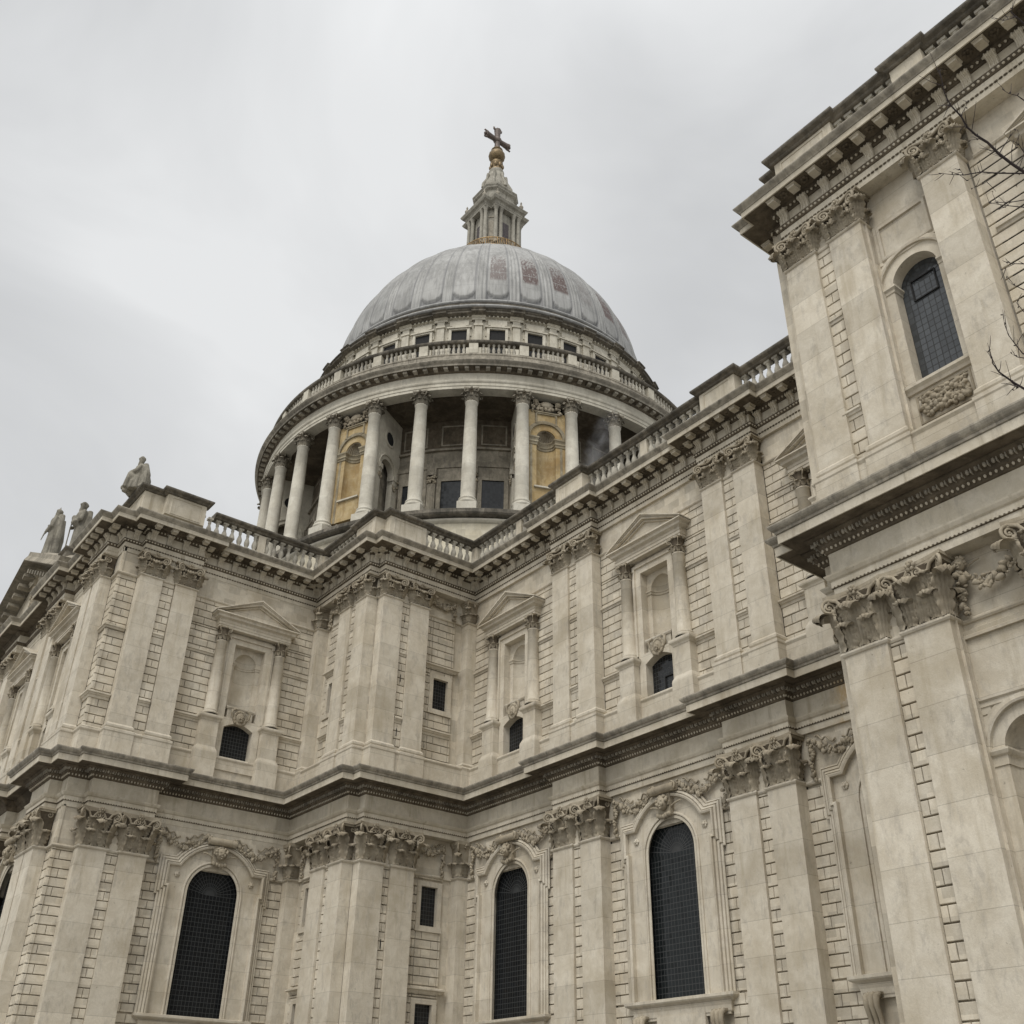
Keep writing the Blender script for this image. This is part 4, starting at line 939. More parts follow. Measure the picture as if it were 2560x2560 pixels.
pm = MB(); pm.box(XT - .95, XT - .55, YB - .2, YB + .3, BZ1, BZ2); link('parapet_pier', pm.mesh('parapet_pier', ENT), CATH)
flush('bracket', CATH); flush('modillion', CATH); flush('baluster', CATH)
# unseen flat roof lids added behind the parapets to block light
rf = MB(); rf.box(-50, XT - 1.2, YF + 1.6, 36, 31.0, 31.3); rf.box(XT - 1.2, 60, .9, 37, 30.98, 31.28); rf.box(XT - 1.0, XB - .9, YB + .8, 1, 30.96, 31.26); rf.box(22.8, 60, YT + 1.1, 1, 30.94, 31.24)
link('roof', rf.mesh('roof', LID), CATH)

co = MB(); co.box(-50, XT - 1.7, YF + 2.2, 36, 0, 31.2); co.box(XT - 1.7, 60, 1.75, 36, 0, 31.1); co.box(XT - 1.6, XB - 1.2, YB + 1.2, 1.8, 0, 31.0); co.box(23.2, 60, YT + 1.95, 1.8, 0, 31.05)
link('light_leak_core', co.mesh('light_leak_core', BLACK), CATH)  # unseen black core added behind the walls to stop light leaks
# ------------------------------------------------------------------ pediment of the transept front
PX, PZ0, PZ1, PHW = -32.9, 31.5, 36.05, 9.9
mb = MB(); fnp = lambda a, b, c: (a + PX, c + YF, b)
mb.sweep([(-PHW, PZ0), (0, PZ1), (PHW, PZ0)], [(-.95, .2), (-.85, .05), (-.7, -.2), (-.62, -.95), (-.3, -1.0), (-.25, -1.05), (0, -1.2), (.05, -1.2), (.05, 1.2)], fn=fnp, flip=True)
link('pediment', mb.mesh('pediment', DARKS), CATH)
mb = MB(); mb.poly([(-PHW + .5, PZ0), (PHW - .5, PZ0), (0, PZ1 - .6)], .1, .6); tp = link('tympanum', mb.mesh('tympanum', ENT), CATH, FNF(PX, 0, 0))
sl = math.atan2(PZ1 - PZ0, PHW); mb = MB()
for s in (-1, 1):
    for k in range(11):
        t = (k + .5) / 11; m = FN(PX + s * PHW * t, YF, PZ1 - (PZ1 - PZ0) * t - .95) @ Matrix.Rotation(s * sl, 4, 'Y'); q = MB(); q.box(-.2, .2, -.85, -.1, .02, .3); link('pediment_modillion', q.mesh('pediment_modillion', DARKS), CATH, m)
mb = MB(); cluster(mb, (PX + 1.5, YF, 33.2), 40, 1.6, .7, .15, .3, .1); link('relief', mb.mesh('relief', CARVED), CATH)
def plinth_stone(name, x, y, z0, z1, w_, d_, m=WEATH):
    mb = MB(); P = [(x - w_, y - d_), (x + w_, y - d_), (x + w_, y + d_), (x - w_, y + d_)]
    mb.sweep(P, [(-.1, z0), (0, z0), (0, z1 - .25), (.06, z1 - .2), (.14, z1 - .1), (.14, z1), (-.5, z1)], closed=True); mb.box(x - w_ + .05, x + w_ - .05, y - d_ + .05, y + d_ - .05, z0, z1)
    link(name, mb.mesh(name, m), CATH)
plinth_stone('statue_pedestal', -34.0, -18.75, 34.6, 36.95, .75, .6, ENT); plinth_stone('statue_pedestal', -26.2, -18.75, 31.5, 34.2, .7, .6, COPING)

# ------------------------------------------------------------------ drum and dome
DX, DY = -32.9, 19.0; D0 = R(-39.375); ST = R(11.25)
T0 = FN(DX, DY, 0)
def ring(name, prof, mat, seg=256, smooth=True):
    mb = MB(); mb.lathe(prof, seg=seg, smooth=smooth); return link(name, mb.mesh(name, mat), CATH, T0)
def sharp(prof):                                  # duplicate rings so that mouldings keep crisp edges
    return prof
def hring(name, prof, mat, seg=224):
    mb = MB()
    for a, b in zip(prof, prof[1:]): mb.lathe([a, b], seg=seg)
    return link(name, mb.mesh(name, mat), CATH, T0)
hring('podium', [(21.2, 26), (21.2, 41.2)], DRUMB)
hring('podium_moulding', [(21.2, 41.2), (21.35, 41.25), (21.5, 41.35), (21.5, 41.5), (21.3, 41.6), (21.3, 41.62)], DRUMW)
hring('stylobate', [(21.3, 41.6), (21.85, 41.68), (21.95, 41.8), (21.95, 42.1), (21.8, 42.2), (16.5, 42.22)], COPING)
hring('drum_wall', [(17, 42), (17, 50.85)], DARKS); hring('drum_upper_wall', [(17, 50.85), (17, 54.0)], DARKC)
hring('drum_ceiling', [(17, 53.85), (20.4, 53.85), (20.4, 53.74), (20.45, 53.74)], DARKC)
hring('drum_architrave', [(20.4, 53.75), (21.45, 53.75), (21.45, 54.0), (21.5, 54.02), (21.5, 54.28), (21.58, 54.35), (21.62, 54.45), (21.62, 54.52), (21.48, 54.56), (21.46, 55.3)], DRUMW)
hring('drum_bed_moulding', [(21.46, 55.3), (21.56, 55.33), (21.64, 55.42), (21.66, 55.52), (22.15, 55.6)], DARKC)
hring('drum_cornice', [(22.15, 55.6), (22.15, 55.56), (22.2, 55.56), (22.2, 55.74), (22.26, 55.78), (22.38, 55.86), (22.46, 55.95), (22.46, 56.0), (21.5, 56.2), (21.45, 56.2)], WEATH)
hring('drum_parapet', [(21.45, 56.15), (21.45, 57.2), (21.5, 57.25), (21.5, 57.4), (21.0, 57.42), (16, 57.42)], WEATH)
hring('gallery_rail', [(21.0, 58.45), (21.5, 58.45), (21.58, 58.5), (21.62, 58.6), (21.62, 58.72), (21.5, 58.76), (20.95, 58.76), (20.95, 58.45)], COPING)
def polar(r, a, z=0): return T0 @ Matrix.Rotation(a, 4, 'Z') @ Matrix.Translation((r, 0, z)) @ Matrix.Rotation(R(90), 4, 'Z')   # local -y = outward
def stuffring(name, me_fn, angs, r, mat):
    mb = MB()
    for a in angs: mb.put(me_fn, Matrix.Rotation(a, 4, 'Z') @ Matrix.Translation((r, 0, 0)) @ Matrix.Rotation(R(90), 4, 'Z'))
    return link(name, mb.mesh(name, mat), CATH, T0, kind='stuff')
q = MB(); q.box(-.17, .17, -.42, .0, 55.38, 55.585)
stuffring('drum_modillions', q, [2 * PI * i / 160 for i in range(160)], 21.64, WEATH)
q = MB(); q.lathe([(.13, 57.4), (.13, 57.5), (.09, 57.52), (.15, 57.72), (.16, 57.82), (.09, 58.1), (.075, 58.2), (.12, 58.32), (.13, 58.46)], seg=8)
stuffring('gallery_balusters', q, [D0 + ST * i + ST * (.145 + .71 * (j + .5) / 7) for i in range(32) for j in range(7)], 21.28, BALU)
GP = MB(); GP.box(-.38, .38, -.24, .24, 57.4, 58.46)
gpm = GP.mesh('gallery_pier', DRUMW)
for i in range(32): link('gallery_pier', gpm, CATH, polar(21.28, D0 + ST * i))
# columns
dc = MB(); dc.box(-.74, .74, -.74, .74, 42.2, 42.85)
dc.lathe([(.70, 42.85), (.76, 42.9), (.78, 43.0), (.76, 43.1), (.66, 43.15), (.64, 43.22), (.69, 43.28), (.70, 43.36), (.62, 43.42), (.565, 43.5), (.56, 44), (.56, 46), (.53, 49), (.475, 52.4), (.53, 52.45), (.53, 52.52), (.475, 52.56)], seg=28)
DCM = dc.mesh('drum_column', DRUMC); DCC = col_capital(.475, 1.2).mesh('capital', [DARKS, DARKC])
for i in range(32):
    c_ = link('drum_column', DCM, CATH, polar(21.0, D0 + ST * i)); link('capital', DCC, c_, Matrix.Translation((0, 0, 52.56)) @ Matrix.Rotation(0, 4, 'Z'))
# niche piers: every fourth bay is solid masonry
hw = 20.66 * math.tan(ST / 2)
def niche_front():
    mb = MB(); r, zs = .8, 49.95; W_ = 1.62
    mb.poly([(W_, 43.3), (W_, 52.6), (-W_, 52.6), (-W_, 43.3), (-r, 43.3), (-r, 45.2)] + arc(r, PI, 0, 18, 0, zs) + [(r, 45.2), (r, 43.3)], 0, .15)
    mb.box(-1.0, 1.0, -.02, .5, 43.3, 45.15); 
    mb.grid([[(r * math.cos(a), .1 + r * .9 * math.sin(a), z) for a in [PI - PI * i / 16 for i in range(17)]] for z in (45.1, zs)])
    fn_ = lambda a, b, c: (a, c, b)
    mb.cur = 1; mb.sweep(arc(1.36, PI, 0, 22, 0, zs), [(0, .02), (0, -.14), (-.1, -.16), (-.14, -.1), (-.3, -.1), (-.32, .02)], fn=fn_, flip=True)
    pth = [(-W_, 0), (-r, 0)] + [(r * math.cos(a), .1 + .9 * r * math.sin(a)) for a in [PI - PI * i / 16 for i in range(1, 16)]] + [(r, 0), (W_, 0)]
    mb.sweep(pth, [(0, zs - .75), (.06, zs - .73), (.07, zs - .55), (.13, zs - .5), (.1, zs - .32), (.14, zs - .2), (.2, zs - .12), (.2, zs), (0, zs + .03)])
    mb.sweep([(-.78, 51.45), (-.78, 52.25), (.78, 52.25), (.78, 51.45)], [(0, .02), (0, -.1), (-.12, -.1), (-.16, .02)], fn=fn_, flip=True, closed=True)
    mb.box(-.95, .95, -.14, .02, 51.28, 51.36); mb.box(-1.0, 1.0, -.16, .02, 52.38, 52.48)
    for s in (-1, 1): mb.box(s * 1.25 - .1, s * 1.25 + .1, -.03, .02, 43.3, 49.2)
    return mb
NFM = niche_front().mesh('niche_front', [OCHRE, OCHD])
shell = MB(); rows = []
for j in range(9):
    t = j / 8 * PI / 2; rows.append([((.8 - .05 * (i % 2)) * math.cos(t) * math.cos(a), .1 + (.9 * .8 - .1 * (i % 2)) * math.cos(t) * math.sin(a), 49.95 + (.8 - .05 * (i % 2)) * math.sin(t)) for i, a in enumerate([PI - PI * i / 24 for i in range(25)])])
shell.grid(rows, smooth=False); SHM = shell.mesh('shell', CARVED)
lm = MB(); lm.box(-1.02, 1.02, -.2, .05, 45.15, 45.28); LEDGE = lm.mesh('ledge', DRUMW)
rm = MB(); cluster(rm, (0, -.12, 52.95), 46, 1.15, .3, .08, .18, .05); rm.blob((0, -.2, 53.15), .5, 1.1, .3, .6, 10, 8)
for s in (-1, 1): cherub(rm, (s * .95, -.2, 53.3), .2, False); cluster(rm, (s * 1.15, -.1, 52.7), 10, .12, .35, .07, .13, .05)
RELM = rm.mesh('relief', CARVED)
def radial_wall(sgn):
    """side of a solid bay, seen through the open bays: arch below, round opening above; local x from outside (0) to inside (3.5)"""
    Ld = 3.6; mb = MB(); fn_ = lambda a, b, c: (a, c, b); r, zs, cx = .95, 48.4, 1.75
    out = [(Ld, 42.2), (Ld, 53.9), (0, 53.9), (0, 42.2), (cx - r, 42.2)] + arc(r, PI, 0, 18, cx, zs) + [(cx + r, 42.2)]
    mb.poly(out, 0, .5)
    mb.sweep([(cx - r - .0, zs)] + arc(r + .32, PI, 0, 18, cx, zs) + [(cx + r, zs)], [(0, .02), (0, -.08), (-.08, -.1), (-.12, -.04), (-.3, -.04), (-.3, .02)], fn=fn_, flip=True)
    for x0, x1 in ((cx - r - .4, cx - r + .06), (cx + r - .06, cx + r + .4)):
        mb.box(x0, x1, -.16, .5, 47.95, 48.4); mb.box(x0 + .06, x1 - .06, -.1, .5, 47.6, 47.95)
    for k in range(24):
        a0, a1 = 2 * PI * k / 24, 2 * PI * (k + 1) / 24; ro_, ri = .78, .6
        mb.add([(cx + ro_ * math.cos(a0), -.07, 51.5 + ro_ * math.sin(a0)), (cx + ro_ * math.cos(a1), -.07, 51.5 + ro_ * math.sin(a1)), (cx + ri * math.cos(a1), -.07, 51.5 + ri * math.sin(a1)), (cx + ri * math.cos(a0), -.07, 51.5 + ri * math.sin(a0)),
                (cx + ro_ * math.cos(a0), .01, 51.5 + ro_ * math.sin(a0)), (cx + ro_ * math.cos(a1), .01, 51.5 + ro_ * math.sin(a1)), (cx + ri * math.cos(a1), .01, 51.5 + ri * math.sin(a1)), (cx + ri * math.cos(a0), .01, 51.5 + ri * math.sin(a0))], [(0, 1, 2, 3), (0, 4, 5, 1), (3, 2, 6, 7)])
    return mb
RWM = radial_wall(1).mesh('radial_wall', DRUMW)
oc = MB(); oc.lathe([(.0, .012), (.6, .012)], seg=24); OCM = oc.mesh('opening_shade_disc', BLACK)  # black disc painting the dark depth of the round opening
cc_ = MB()
for s in (-1.15, 1.15): cluster(cc_, (1.75 + s, -.06, 47.3), 16, .2, .22, .06, .11, .05)
RCM = cc_.mesh('pier_capital', CARVED)
core = MB(); core.box(-1.2, 1.2, .95, 4.2, 42.2, 53.9); COREM = core.mesh('pier_core', DARKS)
for k in range(8):
    a = R(-22.5) + k * R(45)
    # only the solid bays
    mt = polar(20.62, a)
    f_ = link('niche_front', NFM, CATH, mt); link('shell', SHM, f_); link('ledge', LEDGE, f_); link('relief', RELM, f_); link('pier_core', COREM, f_)
    for s in (-1, 1):
        b = a + s * (ST / 2 + R(.9))
        # plane facing away from the niche bay
        Mx = T0 @ Matrix.Rotation(b, 4, 'Z') @ Matrix.Translation((20.62, 0, 0)) @ (Matrix.Rotation(R(180), 4, 'Z') if s > 0 else Matrix.Rotation(0, 4, 'Z') @ Matrix.Scale(-1, 4, (1, 0, 0)))
        w_ = link('radial_wall', RWM, CATH, Mx); link('pier_capital', RCM, w_)
        link('opening_shade_disc', OCM, w_, Matrix.Translation((1.75, 0, 51.5)) @ Matrix.Rotation(R(90), 4, 'X'))
# open bays: window, lintel, panel
def drum_bay():
    mb = MB(); fn_ = lambda a, b, c: (a, c, b)
    mb.poly([(1.25, 42.2), (1.25, 49.0), (-1.25, 49.0), (-1.25, 42.2), (-.9, 42.2), (-.9, 47.75), (.9, 47.75), (.9, 42.2)], -.12, .05)
    mb.box(-.9, .9, -.06, .1, 47.75, 48.9)
    mb.box(-1.7, 1.7, -.2, .1, 49.0, 49.3); mb.box(-1.7, 1.7, -.12, .1, 49.3, 49.6); mb.box(-1.7, 1.7, -.22, .1, 50.75, 50.95)
    mb.sweep([(-.95, 51.4), (-.95, 53.2), (.95, 53.2), (.95, 51.4)], [(0, .05), (0, -.06), (-.12, -.06), (-.14, .05)], fn=fn_, flip=True, closed=True)
    for s in (-1, 1): mb.box(s * 1.62 - .28, s * 1.62 + .28, -.22, .1, 42.2, 47.5); mb.box(s * 1.62 - .34, s * 1.62 + .34, -.3, .1, 48.3, 49.0)
    return mb
DBM = drum_bay().mesh('drum_window', DARKS); q = MB(); q.box(-.92, .92, -.02, .03, 42.2, 47.8); DGM = q.mesh('glass', G_DRUM)
q = MB(); 
for s in (-1, 1): cluster(q, (s * 1.62, -.2, 47.9), 22, .3, .35, .07, .13, .08)
DKM = q.mesh('pilaster_capital', CARVED)
for i in range(32):
    a = D0 + ST * (i + .5)
    if any(abs(((a - R(-22.5) - kk * R(45)) + PI) % (2 * PI) - PI) < .02 for kk in range(8)): continue
    w_ = link('drum_window', DBM, CATH, polar(16.98, a)); link('glass', DGM, w_); link('pilaster_capital', DKM, w_)
# attic above the stone gallery
hring('attic_wall', [(17.2, 57.3), (17.2, 64.75)], DRUMW, 256)
def ressaut_ring(name, prof, mat, extra, half):
    """ring whose profile breaks forward over every pilaster"""
    mb = MB()
    for i in range(32):
        a = D0 + ST * i; st = [(-half, extra), (half, extra), (half + 1e-4, 0), (ST - half - 1e-4, 0)]
        for q in range(4):
            a0, e0 = st[q]; a1, e1 = st[(q + 1) % 4] if q < 3 else (ST - half, extra)
            n = 4 if e0 == e1 and q == 2 else (2 if e0 == e1 else 1)
            rows = []
            for r_, z in prof:
                rows.append([((r_ + (e0 if n > 1 or k == 0 else e1)) * math.cos(a + a0 + (a1 - a0) * k / n), (r_ + (e0 if n > 1 or k == 0 else e1)) * math.sin(a + a0 + (a1 - a0) * k / n), z) for k in range(n + 1)])
            mb.grid(rows, smooth=False)
    return link(name, mb.mesh(name, mat), CATH, T0)
ressaut_ring('attic_entablature', [(17.2, 64.62), (17.28, 64.64), (17.28, 64.85), (17.5, 65.05)], DRUMW, .22, R(2.0))
ressaut_ring('attic_cornice', [(17.5, 65.0), (17.95, 65.12), (17.95, 65.3), (18.05, 65.36), (18.1, 65.42), (17.6, 65.5), (17.55, 65.7), (17.4, 65.72)], COPING, .22, R(2.0))
q = MB(); q.box(-.075, .075, -.16, 0, 64.86, 65.03)
stuffring('attic_dentils', q, [2 * PI * i / 288 for i in range(288)], 17.42, DRUMW)
hring('attic_steps', [(17.45, 65.6), (17.45, 66.0), (17.1, 66.05), (17.1, 66.25), (16.9, 66.6), (16.9, 67.2), (16.4, 67.25), (16.4, 67.9), (15.6, 67.95)], COPING, 256)
for nm, r_, z in (('lead_gutter', 17.35, 66.35), ('lead_gutter', 16.75, 67.5)):
    hm = MB(); hm.lathe([(r_ + .2 * math.cos(t), z + .2 * math.sin(t)) for t in [2 * PI * i / 10 for i in range(11)]], seg=192); link(nm, hm.mesh(nm, LEAD), CATH, T0)
ap = MB(); ap.box(-.33, .33, -.24, .05, 57.3, 64.7); ap.box(-.42, .42, -.34, .05, 63.95, 64.15); APM = ap.mesh('attic_pilaster', DRUMW)
aw = MB(); aw.poly([(.95, 60.6), (.95, 63.95), (-.95, 63.95), (-.95, 60.6), (-.7, 60.6), (-.7, 63.6), (.7, 63.6), (.7, 60.6)], -.3, .3)
aw.box(-1.12, 1.12, -.4, .0, 63.75, 63.9); aw.box(-.62, .62, -.4, .0, 63.9, 64.02); aw.box(-.85, .85, -.3, .02, 64.05, 64.62)
for s in (-1, 1): aw.box(s * 1.0 - .08, s * 1.0 + .08, -.14, 0, 62.9, 63.8)
AWM = aw.mesh('attic_window', DRUMW); q = MB(); q.box(-.7, .7, -.125, -.1, 60.6, 63.6); AGM = q.mesh('opening_shade_panel', BLACK)  # black panel painting the dark recess of the window
for i in range(32):
    link('attic_pilaster', APM, CATH, polar(17.2, D0 + ST * i)); w_ = link('attic_window', AWM, CATH, polar(17.12, D0 + ST * (i + .5))); link('opening_shade_panel', AGM, w_)

# lead dome
A_, Z0_, NN, MM, ZT = 16.05, 67.5, 2.15, 1.0, 86.6
q0 = (1 - (4.5 / A_) ** MM) ** (1 / NN)
def dome_r(z):
    t = min(1, max(0, (z - Z0_) / (ZT - Z0_))); return A_ * max(0, 1 - (t * q0) ** NN) ** (1 / MM)
per = 30; nA = 32 * per; rows = []; rust = []; groove = []
zs = []; n_ = 120
for j in range(n_ + 1):
    t = j / n_; zs.append(Z0_ + (ZT - Z0_) * (1 - (1 - t) ** 1.35))
RUST = {8: 1., 9: 1., 10: 1., 11: .9, 12: .6}
rnd = random.Random(3)
for z in zs:
    r0 = dome_r(z); row_ = []; k_ = max(.18, min(1, r0 / 12))
    for i in range(nA):
        p = i // per; f = (i % per) / per; u = abs(f - .5) * 2            # 0 centre of panel, 1 rib axis
        a = D0 + ST * (p + f); half = .62; s_m = ST * r0 / 2              # metres per unit u
        # rounded lower end of the raised panel
        hb = (z - (Z0_ + 1.15)); rad = .62 * s_m; inside = u < half
        if hb < rad: inside = (u * s_m) ** 2 + (rad - hb) ** 2 < rad * rad if hb > 0 else False
        off = .19 * k_ if inside else 0.0
        if not inside and u > .66: off = (.10 + .17 * abs(math.sin((u - .66) / .34 * PI * 1.5)) ** .7) * k_
        r_ = r0 + off; row_.append((r_ * math.cos(a), r_ * math.sin(a), z))
        groove.append(1. if (not inside and u <= .68) else (.7 if (.60 < u < .72 or abs(u - .3) < .025) and z > Z0_ + 1.6 else 0.))
        lv = 0.
        # panels to the right of the camera axis have lost their light patina low down
        if inside and u < .5:
            sd_ = p
            ex = {0: .75, 1: 1., 2: 1., 3: .25, 4: 1., 5: .8}.get(p, 0)
            lv = ex * max(0, min(1, (z - 70.9) / .3)) * max(0, min(1, (75.6 - z + rnd.uniform(-1.2, 1.2)) / 1.4))
        rust.append(lv)
    rows.append(row_)
dm = MB(); dm.grid(rows, closed_u=True); me = dm.mesh('dome', LEAD)
at = me.attributes.new('rust', 'FLOAT', 'POINT'); at.data.foreach_set('value', rust)
at = me.attributes.new('groove', 'FLOAT', 'POINT'); at.data.foreach_set('value', groove)
DOME = link('dome', me, CATH, T0)

# lantern on the dome
LAN = MB(); LAN.lathe([(4.7, 86.3), (4.55, 86.75), (4.1, 86.9), (3.95, 87.2), (3.7, 87.8), (3.9, 87.95), (3.0, 88.0)], seg=64)
def sq(h, n): return [(-h + n, -h), (h - n, -h), (h - n, -h + n), (h, -h + n), (h, h - n), (h - n, h - n), (h - n, h), (-h + n, h), (-h + n, h - n), (-h, h - n), (-h, -h + n), (-h + n, -h + n)]
def sqc(h, n): return [(-h + n, -h), (h - n, -h), (h, -h + n), (h, h - n), (h - n, h), (-h + n, h), (-h, h - n), (-h, -h + n)]
LAN.sweep(sqc(2.15, .8), [(0, 87.5), (0, 95.3)], closed=True, caps=False)
LAN.sweep(sq(2.8, .85), [(-.6, 95.1), (0, 95.1), (0, 95.35), (.05, 95.4), (.05, 95.6), (.12, 95.7), (.35, 95.8), (.4, 95.9), (.5, 96.1), (.5, 96.2), (-.6, 96.35)], closed=True)
LAN.sweep(sq(2.75, .85), [(.0, 87.6), (.0, 88.3), (-.6, 88.3)], closed=True)
LAN.sweep(sqc(1.95, .7), [(.1, 96.2), (.1, 96.6), (0, 96.7), (0, 98.7), (.05, 98.75), (.3, 98.95), (.32, 99.1), (.45, 99.3), (.45, 99.4), (-.2, 99.55)], closed=True)
LAN.sweep(sqc(1.6, .6), [(.2, 99.4), (.2, 99.7), (.05, 99.9), (.3, 100.1), (.3, 100.3), (-.3, 100.4)], closed=True)
lan = link('lantern', LAN.mesh('lantern', LANS), CATH, T0)
cap = MB(); cap.lathe([(1.75, 100.3), (1.78, 100.9), (1.6, 101.6), (1.25, 102.3), (1.1, 102.8), (1.1, 103.2), (.95, 103.3), (.9, 103.9), (.98, 104.1), (.9, 104.3), (.7, 104.5)], seg=24)
for k in range(8): a = k * PI / 4; cap.tube([(1.9 * math.cos(a), 1.9 * math.sin(a), 100.3), (1.85 * math.cos(a), 1.85 * math.sin(a), 101.0), (1.35 * math.cos(a), 1.35 * math.sin(a), 102.2), (1.2 * math.cos(a), 1.2 * math.sin(a), 103.2)], [.22, .22, .16, .2], 6)
link('lantern_cap', cap.mesh('lantern_cap', LANS), lan)
lc = MB(); lc.lathe([(.32, 88.3), (.32, 88.5), (.26, 88.6), (.25, 91), (.21, 94.5)], seg=12); lc.lathe([(.21, 94.5), (.24, 94.6), (.25, 94.8), (.36, 95.05), (.36, 95.1)], seg=8); LCM = lc.mesh('lantern_column', LANS)
for k in range(4):
    for s in (-1, 1):
        for off in (1.62, .92): link('lantern_column', LCM, lan, Matrix.Rotation(k * PI / 2, 4, 'Z') @ Matrix.Translation((s * off, -2.48, 0)))
    wq = MB(); wq.box(-.46, .46, -2.18, -2.1, 88.5, 93.6); link('lantern_window', wq.mesh('lantern_window', DARKM), lan, Matrix.Rotation(k * PI / 2, 4, 'Z'))
    nq = MB(); nq.poly([(-.3, 90.2), (.3, 90.2)] + arc(.3, 0, PI, 10, 0, 93.0), -2.53, -2.4); nq.box(-.42, .42, -2.58, -2.4, 90.05, 90.2); nq.box(-.34, .34, -2.55, -2.4, 93.8, 94.0)
    link('lantern_niche', nq.mesh('lantern_niche', WEATH), lan, Matrix.Rotation(k * PI / 2 + PI / 4, 4, 'Z'))
    gq = MB()
    for s in (-1, 1): gq.poly([(s * 1.2 - .85, 88.6), (s * 1.2 + .85, 88.6), (s * 1.2 + .0, 89.7)], -2.95, -2.5); gq.sweep([(s * 1.2 - .95, 88.6), (s * 1.2, 89.8), (s * 1.2 + .95, 88.6)], [(-.14, -2.94), (-.1, -3.05), (.02, -3.1), (.02, -2.5)], fn=lambda a, b, c: (a, c, b), flip=True)
    gq.box(-2.1, 2.1, -2.9, -2.5, 87.8, 88.62)
    link('lantern_gable', gq.mesh('lantern_gable', LANS), lan, Matrix.Rotation(k * PI / 2, 4, 'Z'))
    for s in (-1, 1):
        uq = MB(); uq.lathe([(.18, 96.3), (.12, 96.5), (.26, 96.8), (.27, 97.0), (.14, 97.2), (.08, 97.4), (.13, 97.55), (.02, 97.85)], seg=10); link('urn', uq.mesh('urn', WEATH), lan, Matrix.Rotation(k * PI / 2, 4, 'Z') @ Matrix.Translation((s * 1.75, -2.85, 0)))
    aq = MB(); aq.poly([(-.45, 96.9), (.45, 96.9)] + arc(.45, 0, PI, 10, 0, 97.6), -2.0, -1.96); link('attic_light', aq.mesh('attic_light', DARKM), lan, Matrix.Rotation(k * PI / 2, 4, 'Z'))
rl = MB(); rl.lathe([(4.0, 88.98), (4.06, 89.02), (4.06, 89.1), (3.96, 89.1)], seg=64); rl.lathe([(3.94, 87.9), (4.06, 87.9), (4.06, 88.0), (3.94, 88.0)], seg=64)
for i in range(120): a = 2 * PI * i / 120; rl.box(0, 0, 0, 0, 0, 0) if False else rl.tube([(4.01 * math.cos(a), 4.01 * math.sin(a), 87.95), (4.01 * math.cos(a), 4.01 * math.sin(a), 89.0)], .045 if i % 5 else .085, 4, cap=False)
link('golden_railing', rl.mesh('golden_railing', RAIL), lan)
bl = MB(); bl.lathe([(.8, 104.3), (.82, 104.6), (.7, 104.8), (.66, 105.6), (.8, 105.9), (.7, 106.1), (.5, 106.25)], seg=20)
for k in range(8): a = k * PI / 4; bl.blob((.72 * math.cos(a), .72 * math.sin(a), 105.2), .24, 1, 1, 1.9, 6, 5)
rows = []
for j in range(15):
    t = PI * j / 14; rows.append([((1.0 + .05 * (i % 2)) * math.sin(t) * math.cos(2 * PI * i / 32), (1.0 + .05 * (i % 2)) * math.sin(t) * math.sin(2 * PI * i / 32), 107.25 - math.cos(t)) for i in range(32)])
bl.grid(rows, closed_u=True); bl.lathe([(.5, 108.15), (.75, 108.3), (.45, 108.5), (.35, 108.6)], seg=16)
link('golden_ball', bl.mesh('golden_ball', GOLD), lan)
cx_ = MB()
def crossarm(p0, p1):
    cx_.tube([p0, tuple(Vector(p0).lerp(Vector(p1), .35)), tuple(Vector(p0).lerp(Vector(p1), .8)), p1], [.40, .33, .38, .46], 8)
    d = (Vector(p1) - Vector(p0)).normalized(); n = Vector((0, 0, 1)) if abs(d.z) < .5 else Vector((0, 1, 0))
    m = d.cross(n)
    for v in (n, -n): cx_.tube([tuple(Vector(p1) - d * .15 + v * .25), tuple(Vector(p1) + v * .55 - d * .02), tuple(Vector(p1) + v * .62 + d * .22), tuple(Vector(p1) + v * .45 + d * .3)], [.15, .14, .1, .05], 6)
    cx_.blob(tuple(Vector(p1) + d * .12), .22)
crossarm((0, 0, 108.4), (0, 0, 112.2)); crossarm((0, 0, 110.3), (0, 1.75, 110.3)); crossarm((0, 0, 110.3), (0, -1.75, 110.3)); cx_.blob((0, 0, 110.3), .55, seg=8, rings=6)
link('cross', cx_.mesh('cross', BRNZ), lan, Matrix.Rotation(0, 4, 'Z'))

